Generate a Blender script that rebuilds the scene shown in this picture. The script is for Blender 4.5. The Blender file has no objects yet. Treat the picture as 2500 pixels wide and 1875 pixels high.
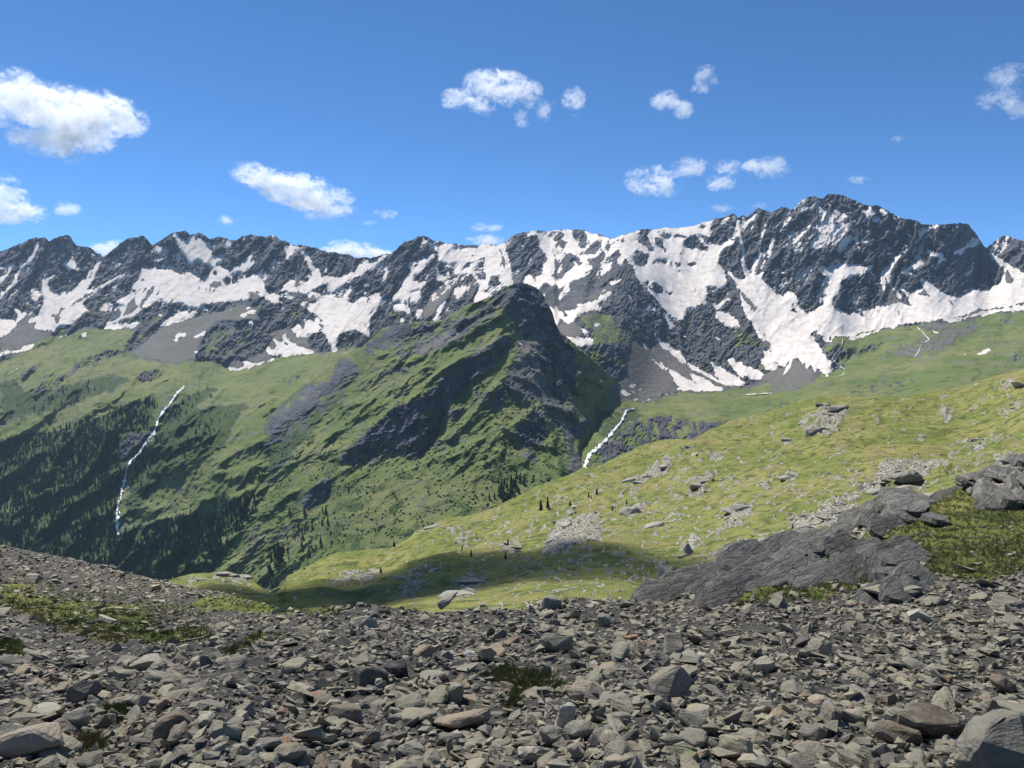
import bpy, bmesh, math, random, time
import numpy as np
T0 = time.time()
random.seed(7); rng = np.random.default_rng(7)
sc = bpy.context.scene
col = sc.collection

# ------------------------------------------------------------------ camera, sky, sun, exposure
FPX = 1785.0                                   # focal length in pixels of the 2500 wide photograph
PITCH = math.atan(87.5 / FPX)                  # looking slightly down
cam_d = bpy.data.cameras.new('camera'); cam = bpy.data.objects.new('camera', cam_d); col.objects.link(cam)
cam_d.sensor_width = 36.0; cam_d.lens = 36.0 * FPX / 2500.0
cam_d.clip_start = 0.1; cam_d.clip_end = 120000.0
cam.location = (0, 0, 0); cam.rotation_euler = (math.pi / 2 - PITCH, 0, 0)
sc.camera = cam

SUN_AZ, SUN_EL = math.radians(-36), math.radians(56)      # azimuth from straight ahead, negative = left
world = bpy.data.worlds.new('World'); sc.world = world; world.use_nodes = True
wn = world.node_tree.nodes; wl = world.node_tree.links
wn.clear()
wo = wn.new('ShaderNodeOutputWorld'); wb = wn.new('ShaderNodeBackground'); ws = wn.new('ShaderNodeTexSky')
ws.sky_type = 'NISHITA'; ws.sun_disc = False
ws.sun_elevation = SUN_EL; ws.sun_rotation = SUN_AZ
ws.altitude = 2400; ws.air_density = 0.46; ws.dust_density = 0.0; ws.ozone_density = 5.0
wb.inputs['Strength'].default_value = 0.15
whs = wn.new('ShaderNodeHueSaturation'); whs.inputs['Saturation'].default_value = 1.14; whs.inputs['Hue'].default_value = 0.495
wl.new(ws.outputs['Color'], whs.inputs['Color']); wl.new(whs.outputs['Color'], wb.inputs['Color']); wl.new(wb.outputs['Background'], wo.inputs['Surface'])
SUNV = np.array([math.sin(SUN_AZ) * math.cos(SUN_EL), math.cos(SUN_AZ) * math.cos(SUN_EL), math.sin(SUN_EL)])
sun_d = bpy.data.lights.new('sun', 'SUN'); sun = bpy.data.objects.new('sun', sun_d); col.objects.link(sun)
sun_d.energy = 5.0; sun_d.angle = math.radians(0.53); sun_d.color = (1.0, 0.955, 0.88)
from mathutils import Vector, Matrix
sun.rotation_euler = Vector(SUNV).to_track_quat('Z', 'Y').to_euler(); sun.location = (0, 0, 300)
sc.view_settings.view_transform = 'Standard'; sc.view_settings.look = 'None'
sc.view_settings.exposure = 0.50; sc.view_settings.gamma = 1.0; sc.view_settings.use_curve_mapping = False
sc.cycles.use_denoising = True
sc.cycles.max_bounces = 6; sc.cycles.diffuse_bounces = 2; sc.cycles.glossy_bounces = 2
sc.cycles.transparent_max_bounces = 24; sc.cycles.volume_bounces = 6
sc.cycles.volume_step_rate = 0.6; sc.cycles.volume_max_steps = 300

# ------------------------------------------------------------------ helpers
cP, sP = math.cos(PITCH), math.sin(PITCH)
def ray(px, py):
    """pixel of the photograph -> (x/y, z/y) slopes of the world ray (y = metres straight ahead)."""
    xc = (np.asarray(px, float) - 1250.0) / FPX; yc = (937.5 - np.asarray(py, float)) / FPX
    fy = cP + yc * sP
    return xc / fy, (-sP + yc * cP) / fy
def world_at(px, py, d):
    a, b = ray(px, py); return np.stack([a * d, d * np.ones_like(a), b * d], -1)

_perm = np.random.default_rng(11).permutation(512).astype(np.int64)
_ga = np.random.default_rng(12).random(512) * 2 * np.pi
_gx, _gy = np.cos(_ga).astype(np.float32), np.sin(_ga).astype(np.float32)
def perlin(x, y, seed=0):
    x = np.asarray(x, np.float32) + seed * 17.31; y = np.asarray(y, np.float32) + seed * 9.77
    xi = np.floor(x).astype(np.int64); yi = np.floor(y).astype(np.int64)
    xf = x - xi; yf = y - yi
    u = xf * xf * xf * (xf * (xf * 6 - 15) + 10); v = yf * yf * yf * (yf * (yf * 6 - 15) + 10)
    def g(ix, iy, dx, dy):
        h = _perm[(_perm[(ix + seed * 7) & 511] + iy) & 511]
        return _gx[h] * dx + _gy[h] * dy
    n00 = g(xi, yi, xf, yf); n10 = g(xi + 1, yi, xf - 1, yf)
    n01 = g(xi, yi + 1, xf, yf - 1); n11 = g(xi + 1, yi + 1, xf - 1, yf - 1)
    a = n00 + u * (n10 - n00); b = n01 + u * (n11 - n01)
    return (a + v * (b - a)) * 1.45
def fbm(x, y, octaves=4, seed=0, gain=0.5, lac=2.03):
    s = 0; a = 1.0; t = 0
    for k in range(octaves):
        s = s + a * perlin(x, y, seed + k); t += a; a *= gain; x = x * lac; y = y * lac
    return s / t
def ridged(x, y, octaves=4, seed=0, gain=0.55, lac=2.07):
    s = 0; a = 1.0; t = 0; w = 1.0
    for k in range(octaves):
        n = 1.0 - np.abs(perlin(x, y, seed + k)) * 1.6
        n = np.clip(n, 0, 1) ** 2 * w
        s = s + a * n; t += a; w = np.clip(n * 1.6, 0.25, 1); a *= gain; x = x * lac; y = y * lac
    return s / t
def sm(a, b, x):
    t = np.clip((x - a) / (b - a), 0, 1); return t * t * (3 - 2 * t)
def gblur(a, s):
    r = int(3 * s) + 1; k = np.exp(-0.5 * (np.arange(-r, r + 1) / s) ** 2); k /= k.sum()
    for ax in (0, 1):
        p = [(0, 0), (0, 0)]; p[ax] = (r, r)
        b = np.pad(a, p, mode='edge'); o = np.zeros_like(a); n = a.shape[ax]
        for i, w in enumerate(k):
            o += w * (b[i:i + n] if ax == 0 else b[:, i:i + n])
        a = o
    return a
def tps(pts, X, Y, sc_=500.0):
    p = np.array(pts, float); x = p[:, 0] / sc_; y = p[:, 1] / sc_; n = len(p)
    def phi(r2): return np.where(r2 > 1e-12, 0.5 * r2 * np.log(np.maximum(r2, 1e-12)), 0)
    K = phi((x[:, None] - x) ** 2 + (y[:, None] - y) ** 2) + np.eye(n) * 1e-3
    Pm = np.stack([np.ones(n), x, y], 1)
    A = np.block([[K, Pm], [Pm.T, np.zeros((3, 3))]])
    w = np.linalg.solve(A, np.concatenate([np.log(p[:, 2]), np.zeros(3)]))
    X = X / sc_; Y = Y / sc_
    out = w[n] + w[n + 1] * X + w[n + 2] * Y
    for i in range(n): out = out + w[i] * phi((X - x[i]) ** 2 + (Y - y[i]) ** 2)
    return out                                   # ln(distance)

class Raster:
    """painted maps of what covers a piece of land, used while shaping it"""
    def __init__(s, u0, u1, v0, v1, step, names, base):
        s.u0, s.v0, s.step = u0, v0, step
        s.U, s.V = np.meshgrid(np.arange(u0, u1 + step, step, dtype=float), np.arange(v0, v1 + step, step, dtype=float))
        s.a = {n: np.full(s.U.shape, 1.0 if n == base else 0.0) for n in names}
    def paint(s, name, pts, val=1.0):
        P = np.array(pts, float)
        i0 = max(0, int((P[:, 0].min() - s.u0) / s.step)); i1 = min(s.U.shape[1], int((P[:, 0].max() - s.u0) / s.step) + 2)
        j0 = max(0, int((P[:, 1].min() - s.v0) / s.step)); j1 = min(s.U.shape[0], int((P[:, 1].max() - s.v0) / s.step) + 2)
        if i1 <= i0 or j1 <= j0: return
        X = s.U[j0:j1, i0:i1]; Y = s.V[j0:j1, i0:i1]; ins = np.zeros(X.shape, bool)
        x0, y0 = P[-1]
        for x1, y1 in P:
            if y0 != y1:
                c = (Y >= min(y0, y1)) & (Y < max(y0, y1)); xx = x0 + (Y - y0) * (x1 - x0) / (y1 - y0)
                ins ^= c & (X < xx)
            x0, y0 = x1, y1
        for n, arr in s.a.items():
            sub = arr[j0:j1, i0:i1]
            sub[ins] = sub[ins] * (1 - val) + (val if n == name else 0.0)
    def sample(s, arr, u, v):
        x = np.clip((u - s.u0) / s.step, 0, s.U.shape[1] - 1.001); y = np.clip((v - s.v0) / s.step, 0, s.U.shape[0] - 1.001)
        i = x.astype(int); j = y.astype(int); fx = x - i; fy = y - j
        return (arr[j, i] * (1 - fx) + arr[j, i + 1] * fx) * (1 - fy) + (arr[j + 1, i] * (1 - fx) + arr[j + 1, i + 1] * fx) * fy

FR = {'T1': (0, 540, .22604), 'T2': (400, 540, .22604), 'T3': (800, 540, .22604), 'T4': (1200, 540, .22604), 'T5': (1600, 460, .22604),
      'T6': (2000, 460, .22604), 'T7': (1500, 700, .22604), 'T8': (2000, 700, .22604), 'A1': (0, 500, .40687), 'A2': (800, 500, .40687),
      'A3': (1600, 430, .40687), 'A4': (0, 900, .36166), 'A5': (700, 900, .36166), 'A6': (1500, 900, .45208), 'W': (0, 0, 1.0),
      'F1': (0, 1300, .36166), 'F2': (800, 1400, .40687), 'F3': (1700, 1400, .36166),
      'B1': (1000, 1050, .28268), 'B2': (1600, 1000, .394), 'B3': (2000, 850, .394), 'B5': (600, 1250, .4724)}
def pts(frame, s):
    ox, oy, k = FR[frame]
    return [(ox + k * float(a), oy + k * float(b)) for a, b in (q.split(',') for q in s.split())]
def paint_all(R, text):
    frame = None
    for ln in text.strip().splitlines():
        ln = ln.strip()
        if not ln or ln[0] == '#': continue
        if ln in FR: frame = ln; continue
        head, rest = ln.split(' ', 1)
        name = head.rstrip('0123456789.'); val = float(head[len(name):]) if len(head) > len(name) else 1.0
        R.paint(name, pts(frame, rest), val)
def line(x, P):
    P = np.array(P, float); return np.interp(x, P[:, 0], P[:, 1])

def slope_solve(R, B, target, weight, alpha=0.15, wave=500.0, side=None):
    """bend the smooth land B (ln distance) so that its steepness follows the cover: cliffs steep, snow gentle."""
    st = R.step
    _, t = ray(R.U, R.V)
    dB = np.gradient(B, st, axis=0)
    g = -(1 / FPX) / np.maximum(np.tan(np.radians(target)) - t, 0.12)
    gp = np.clip(weight * (g - dB), -0.006, 0.006)
    h, w = gp.shape; pad = 96
    gp = np.pad(gp, pad, mode='reflect'); hp = np.pad(side if side is not None else np.zeros((h, w)), pad, mode='reflect')
    kv = 2 * np.pi * np.fft.fftfreq(gp.shape[0], st)[:, None]; ku = 2 * np.pi * np.fft.rfftfreq(gp.shape[1], st)[None, :]
    e = np.fft.irfft2((-1j * kv * np.fft.rfft2(gp) - 1j * alpha * ku * np.fft.rfft2(hp)) / ((2 * np.pi / wave) ** 2 + kv ** 2 + alpha * ku ** 2), s=gp.shape)
    # lands must stay visible: distance never shrinks upwards
    return B + e[pad:pad + h, pad:pad + w]

def grid_mesh(name, V, mat, attrs=None, smooth=True, keep=None):
    """V rows x cols x 3 -> mesh object"""
    h, w = V.shape[:2]
    idx = np.arange(h * w).reshape(h, w)
    f = np.stack([idx[1:, :-1], idx[1:, 1:], idx[:-1, 1:], idx[:-1, :-1]], -1).reshape(-1, 4)
    if keep is not None: f = f[keep.reshape(-1)]
    return raw_mesh(name, V.reshape(-1, 3), f, mat, {k: a.reshape(-1, 4) for k, a in (attrs or {}).items()}, smooth)
def raw_mesh(name, verts, faces, mat, attrs=None, smooth=False, link=True):
    me = bpy.data.meshes.new(name); nf, k = faces.shape
    me.vertices.add(len(verts)); me.vertices.foreach_set('co', np.ascontiguousarray(verts, np.float32).ravel())
    me.loops.add(nf * k); me.loops.foreach_set('vertex_index', np.ascontiguousarray(faces, np.int32).ravel())
    me.polygons.add(nf); me.polygons.foreach_set('loop_start', np.arange(0, nf * k, k, dtype=np.int32))
    me.polygons.foreach_set('use_smooth', np.full(nf, smooth))
    for an, arr in (attrs or {}).items():
        at = me.attributes.new(an, 'FLOAT_COLOR', 'POINT'); at.data.foreach_set('color', np.ascontiguousarray(arr, np.float32).ravel())
    me.update(calc_edges=True); me.validate()
    me.materials.append(mat)
    ob = bpy.data.objects.new(name, me)
    if link: col.objects.link(ob)
    return ob
def tag(o, label=None, cat=None, group=None, kind=None):
    if label: o['label'] = label
    if cat: o['category'] = cat
    if group: o['group'] = group
    if kind: o['kind'] = kind
    return o

# ------------------------------------------------------------------ material helpers
class Nodes:
    def __init__(s, name):
        s.m = bpy.data.materials.new(name); s.m.use_nodes = True; s.t = s.m.node_tree; s.t.nodes.clear()
        s.out = s.t.nodes.new('ShaderNodeOutputMaterial')
    def n(s, kind, **kw):
        nd = s.t.nodes.new('ShaderNode' + kind)
        for k, v in kw.items():
            if k.startswith('i_'): nd.inputs[k[2:].replace('_', ' ')].default_value = v
            else: setattr(nd, k, v)
        return nd
    def l(s, a, b): s.t.links.new(a, b)
    def sock(s, v, inp):
        if hasattr(v, 'links') or isinstance(v, bpy.types.NodeSocket): s.l(v, inp)
        else: inp.default_value = v
    def math(s, op, a, b=0.0, c=0.0, clamp=False):
        nd = s.n('Math', operation=op, use_clamp=clamp)
        for i, v in enumerate((a, b, c)): s.sock(v, nd.inputs[i])
        return nd.outputs[0]
    def ramp(s, x, a, b):                          # smoothstep a..b -> 0..1
        nd = s.n('MapRange', interpolation_type='SMOOTHSTEP'); s.sock(x, nd.inputs['Value'])
        s.sock(a, nd.inputs['From Min']); s.sock(b, nd.inputs['From Max']); return nd.outputs['Result']
    def mix(s, f, a, b):
        nd = s.n('Mix', data_type='RGBA'); s.sock(f, nd.inputs['Factor'])
        for v, k in ((a, 6), (b, 7)):
            if isinstance(v, tuple): v = v + (1.0,) if len(v) == 3 else v
            s.sock(v, nd.inputs[k])
        return nd.outputs[2]
    def noise(s, vec, scale, detail=4.0, rough=0.55, dist=0.0):
        nd = s.n('TexNoise'); s.l(vec, nd.inputs['Vector']); nd.inputs['Scale'].default_value = scale
        nd.inputs['Detail'].default_value = detail; nd.inputs['Roughness'].default_value = rough; nd.inputs['Distortion'].default_value = dist
        return nd.outputs['Fac']
    def voro(s, vec, scale, feature='F1', rnd=1.0):
        nd = s.n('TexVoronoi', feature=feature); s.l(vec, nd.inputs['Vector']); nd.inputs['Scale'].default_value = scale
        nd.inputs['Randomness'].default_value = rnd; return nd
    def vscale(s, vec, xyz, rot=(0, 0, 0)):
        nd = s.n('Mapping'); s.l(vec, nd.inputs['Vector']); nd.inputs['Scale'].default_value = xyz; nd.inputs['Rotation'].default_value = rot
        return nd.outputs['Vector']
    def finish(s, color, rough=0.9, bump=None, dist=1.0, strength=0.6, spec=0.2):
        b = s.n('BsdfPrincipled'); s.sock(color, b.inputs['Base Color']); s.sock(rough, b.inputs['Roughness'])
        b.inputs['Specular IOR Level'].default_value = spec
        if bump is not None:
            bp = s.n('Bump'); bp.inputs['Distance'].default_value = dist; bp.inputs['Strength'].default_value = strength
            s.l(bump, bp.inputs['Height']); s.l(bp.outputs['Normal'], b.inputs['Normal'])
        s.l(b.outputs[0], s.out.inputs['Surface']); s.bsdf = b
        return s.m
# ------------------------------------------------------------------ mountain material
def mountain_material():
    N = Nodes('alpine_mountain')
    at = N.n('Attribute', attribute_name='cover'); sep = N.n('SeparateColor'); N.l(at.outputs['Color'], sep.inputs[0])
    snow, grass, scree = sep.outputs[0], sep.outputs[1], sep.outputs[2]; scrub = at.outputs['Alpha']
    pos = N.n('NewGeometry').outputs['Position']
    n_big = N.noise(pos, 0.006, 5); n_mid = N.noise(pos, 0.03, 6, 0.62); n_fine = N.noise(pos, 0.12, 6, 0.68)
    # tilted strata in the rock
    st = N.vscale(pos, (0.010, 0.012, 0.075), (0.25, 0.62, 0.0)); n_st = N.noise(st, 1.0, 6, 0.65, 0.6)
    rock = N.mix(N.ramp(n_mid, 0.3, 0.7), (0.050, 0.055, 0.070), (0.098, 0.102, 0.116))
    rock = N.mix(N.math('MULTIPLY', N.ramp(n_st, 0.45, 0.62), 0.55), rock, (0.140, 0.140, 0.145))
    rock = N.mix(N.math('MULTIPLY', N.ramp(n_fine, 0.52, 0.75), 0.5), rock, (0.032, 0.034, 0.036))
    sc_c = N.mix(N.ramp(n_fine, 0.3, 0.7), (0.085, 0.082, 0.080), (0.19, 0.178, 0.166))
    sc_c = N.mix(N.math('MULTIPLY', N.ramp(n_big, 0.4, 0.62), 0.5), sc_c, (0.105, 0.105, 0.085))
    g_c = N.mix(N.ramp(n_big, 0.35, 0.65), (0.100, 0.136, 0.040), (0.160, 0.172, 0.066))
    g_c = N.mix(N.ramp(n_mid, 0.45, 0.75), g_c, (0.060, 0.084, 0.026))
    g_c = N.mix(N.math('MULTIPLY', N.ramp(n_fine, 0.55, 0.72), 0.55), g_c, (0.160, 0.165, 0.080))
    bare = N.math('MULTIPLY', N.ramp(N.noise(pos, 0.018, 7, 0.68), 0.53, 0.62), N.ramp(n_fine, 0.38, 0.55)); g_c = N.mix(N.math('MULTIPLY', bare, 0.75), g_c, sc_c)
    vo = N.voro(pos, 0.16); sb = N.ramp(vo.outputs['Distance'], 0.15, 0.75)
    scrub_c = N.mix(sb, (0.018, 0.036, 0.013), (0.066, 0.096, 0.030))
    scrub_c = N.mix(N.ramp(n_mid, 0.4, 0.65), scrub_c, (0.052, 0.080, 0.025))
    sn_c = N.mix(N.ramp(n_mid, 0.35, 0.75), (0.66, 0.615, 0.575), (0.585, 0.525, 0.475))
    sn_c = N.mix(N.math('MULTIPLY', N.ramp(N.noise(N.vscale(pos, (0.03, 0.03, 0.008)), 1.0, 5, 0.65), 0.46, 0.68), 0.55), sn_c, (0.38, 0.325, 0.285))
    def edge(m, k=0.30, lo=0.42, hi=0.58):
        j = N.math('MULTIPLY_ADD', N.math('ADD', n_fine, n_mid), k, -k); return N.ramp(N.math('ADD', m, j), lo, hi)
    e_sn = edge(snow, 0.22, 0.46, 0.56)
    c = N.mix(edge(scree, 0.7), rock, sc_c)
    c = N.mix(edge(grass, 0.9, 0.40, 0.60), c, g_c)
    c = N.mix(edge(scrub, 1.1), c, scrub_c)
    c = N.mix(e_sn, c, sn_c)
    h = N.math('ADD', N.math('MULTIPLY', n_fine, 5.0), N.math('MULTIPLY', n_st, 7.0))
    h = N.math('ADD', h, N.math('MULTIPLY', N.math('MULTIPLY', sb, scrub), -3.0))
    h = N.math('MULTIPLY', h, N.math('SUBTRACT', 1.0, N.math('MULTIPLY', e_sn, 0.93)))
    h = N.math('MULTIPLY', h, N.math('SUBTRACT', 1.0, N.math('MULTIPLY', grass, 0.55)))
    return N.finish(c, 0.92, h, 1.0, 0.85, 0.12)
M_MOUNT = mountain_material()

# ------------------------------------------------------------------ the far range, the left-hand valley side and the high meadow (one land)
CREST = []
for fr, s_ in (('T1', '-900,560 -400,430 0,325 100,290 200,250 300,205 400,168 412,200 430,178 485,170 525,218 545,215 600,180 700,150 735,147 765,170 785,215 830,270 870,272 950,275 1000,300 1050,350 1080,340 1112,392 1150,365 1200,320 1250,285 1290,240 1350,205 1420,172 1480,175 1525,152 1560,160 1600,205 1640,255 1670,250 1700,225 1750,200'),
               ('T2', '50,150 95,125 150,118 230,104 290,150 330,140 375,120 440,145 490,185 540,185 600,165 660,180 720,205 790,200 850,160 900,165 940,140 1000,155 1090,170 1150,155 1200,155 1260,205 1310,210 1370,250 1430,268 1520,250 1580,285 1640,285 1690,312 1740,315'),
               ('T3', '0,335 80,335 150,355 230,355 290,400 350,395 400,385 460,395 560,370 680,350 740,305 820,225 900,205 960,175 1030,160 1090,175 1150,210 1230,218 1300,245 1380,245 1450,255 1540,262 1640,260 1720,245'),
               ('T4', '60,255 140,230 200,180 260,145 340,118 390,125 440,98 520,105 600,115 700,98 780,88 860,95 930,92 1000,98 1060,125 1140,140 1200,150 1250,180 1310,185 1370,160 1460,140 1540,115 1620,85 1700,85 1780,88'),
               ('T5', '80,425 180,432 300,420 420,405 520,365 590,355 650,322 720,320 800,285 845,270 900,315 950,288 990,315 1050,260 1115,208 1160,240 1190,235 1255,262 1310,230 1365,195 1420,215 1470,235 1530,180 1600,110 1660,85 1730,85 1780,105'),
               ('T6', '50,100 100,55 180,62 260,75 350,110 430,150 520,185 600,180 660,195 740,240 820,290 880,320 990,335 1060,350 1110,385 1200,395 1300,390 1420,380 1560,375 1615,388 1640,430 1690,480 1740,560 1790,635 1810,635 1870,590 1940,540 2000,508 2060,525 2130,550 2212,565 2600,640 3400,600')):
    CREST += pts(fr, s_)
LAND = Raster(-220, 2720, 440, 1520, 2, ('rock', 'cliff', 'snow', 'scree', 'grass', 'scrub'), 'rock')
COVER_FAR = '''
A1
grass -600,900 0,940 130,880 220,830 330,800 500,740 620,745 850,715 800,760 740,850 760,900 900,940 1050,950 1180,945 1300,940 1390,990 1640,930 1700,905 2000,885 2100,860 2260,840 2700,1100 2400,2600 -600,2600
scree 760,900 900,800 1000,720 1150,690 1300,640 1450,590 1520,620 1560,700 1420,690 1300,700 1230,780 1180,870 1160,940 1040,950 900,930
scree.8 0,790 60,740 190,620 250,700 330,750 300,800 200,830 120,870 0,900
scree.8 1580,880 1650,760 1800,720 1830,800 1900,880 1700,900 1600,910
scree.7 1360,950 1480,900 1560,880 1640,905 1640,930 1500,965 1390,985
cliff.8 1180,940 1290,750 1400,690 1520,690 1600,740 1640,830 1580,870 1500,880 1480,920 1400,945 1360,950
grass.5 1200,900 1290,760 1400,700 1420,760 1300,850
rock 1830,800 1900,765 1980,800 2010,850 1960,885 1880,870
rock 2020,860 2040,780 2120,755 2200,800 2240,830 2100,850
cliff.8 120,1040 160,980 260,930 270,950 200,1010 150,1050
cliff.8 180,1130 260,1070 420,990 440,930 560,890 720,870 740,900 560,960 430,1010 390,1060 250,1140
cliff.8 800,1020 900,975 1000,985 960,1040 870,1070 820,1070
cliff.7 410,820 480,790 560,790 520,815
cliff.6 1620,1080 1760,1010 1850,990 1800,1040 1700,1080
scrub.7 0,1040 120,1060 180,1140 330,1100 520,1040 700,1010 800,1050 700,1110 560,1150 420,1210 250,1270 0,1300
grass -10,1390 0,1330 250,1290 560,1180 800,1090 960,1060 1060,1080 1000,1090 760,1210 400,1340 200,1360
scree.5 960,1160 1000,1090 1050,1110 1020,1180 980,1260 930,1230
A4
scrub.95 -300,480 0,470 130,450 260,440 400,420 540,360 700,330 830,260 900,230 1000,230 1030,260 1040,400 960,540 880,620 850,750 790,900 800,1120 760,1400 0,1300 -300,1300
cliff.9 800,520 840,460 920,430 1030,420 1000,480 930,560 870,620 820,640
scrub.75 1110,280 1250,180 1420,110 1500,150 1300,260 1560,250 1700,230 1560,400 1480,560 1300,660 1150,760 1000,880 900,960 850,1060 820,1040 880,780 930,600 1040,450
scrub.85 800,1100 1000,1040 1200,990 1400,980 1600,880 1740,850 1730,980 1560,1180 1480,1350 1380,1500 700,1500 760,1300
grass.8 1080,760 1200,690 1420,590 1500,560 1380,680 1200,780 1090,830
grass.9 0,960 130,830 170,810 90,930 0,1010
A2
scree.9 1340,760 1420,800 1500,900 1620,1000 1760,1060 1900,1130 1990,1150 1900,1190 1800,1200 1640,1120 1540,1020 1440,900
grass.8 1480,950 1640,1100 1780,1180 1800,1240 1500,1230 1400,1100
T7
scree.95 200,560 390,700 480,560 640,700 860,880 1100,1010 1250,1080 1180,1130 700,1130 300,1190 0,1190 -100,1060 100,1000
grass 0,1250 300,1215 560,1190 700,1150 800,1140 1150,1140 1300,1090 1400,1100 1560,1030 1700,1040 1740,1090 1540,1140 1900,1130 2100,1060 2300,1000 2300,2200 -400,2200 -300,1300
scree.9 1560,1010 1620,940 1760,900 1830,860 1960,760 2200,880 2260,1000 2100,1060 1900,1130 1540,1140 1740,1090 1700,1040
cliff 150,1560 200,1480 350,1440 580,1390 700,1420 820,1450 900,1430 1000,1480 1170,1460 1260,1440 1200,1500 1000,1800 -100,1800 20,1600
grass.9 690,1560 740,1470 830,1490 820,1600 720,1620
scrub.3 1480,1360 1600,1230 1800,1200 2000,1160 2212,1100 2212,1300 1700,1380
A2
cliff.9 1600,1500 1680,1420 1800,1380 1860,1350 1880,1430 1750,1500 1600,1570
scrub.6 1600,1290 1700,1230 1850,1200 1900,1280 1800,1340 1720,1400 1640,1430
T8
grass 130,530 250,510 500,490 640,470 820,430 1000,425 1300,370 1480,380 1700,320 1900,270 2212,250 3400,150 3400,2400 0,2400 -200,1200 0,950 130,940 300,870 120,760 20,660 100,600
cliff.9 60,720 150,650 250,600 290,680 200,720 150,790
cliff.9 150,790 200,720 290,680 400,650 400,720 300,800 200,815
cliff.6 400,690 500,640 700,590 720,600 600,690 480,720 400,780
cliff.7 1910,390 1990,330 2080,350 2060,400 1990,425
scree.7 1050,440 1150,380 1400,370 1470,400 1330,470 1200,480
scree.62 1300,500 1700,340 1800,420 1500,620 1200,760 800,760 700,680 1000,600
scrub.3 100,1120 250,1050 430,1020 700,960 900,950 1100,1000 900,1180 400,1180
cliff.6 1550,1010 1700,960 1800,950 1650,1020
cliff.5 1980,790 2150,690 2300,650 2300,760 2080,820
'''
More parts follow.
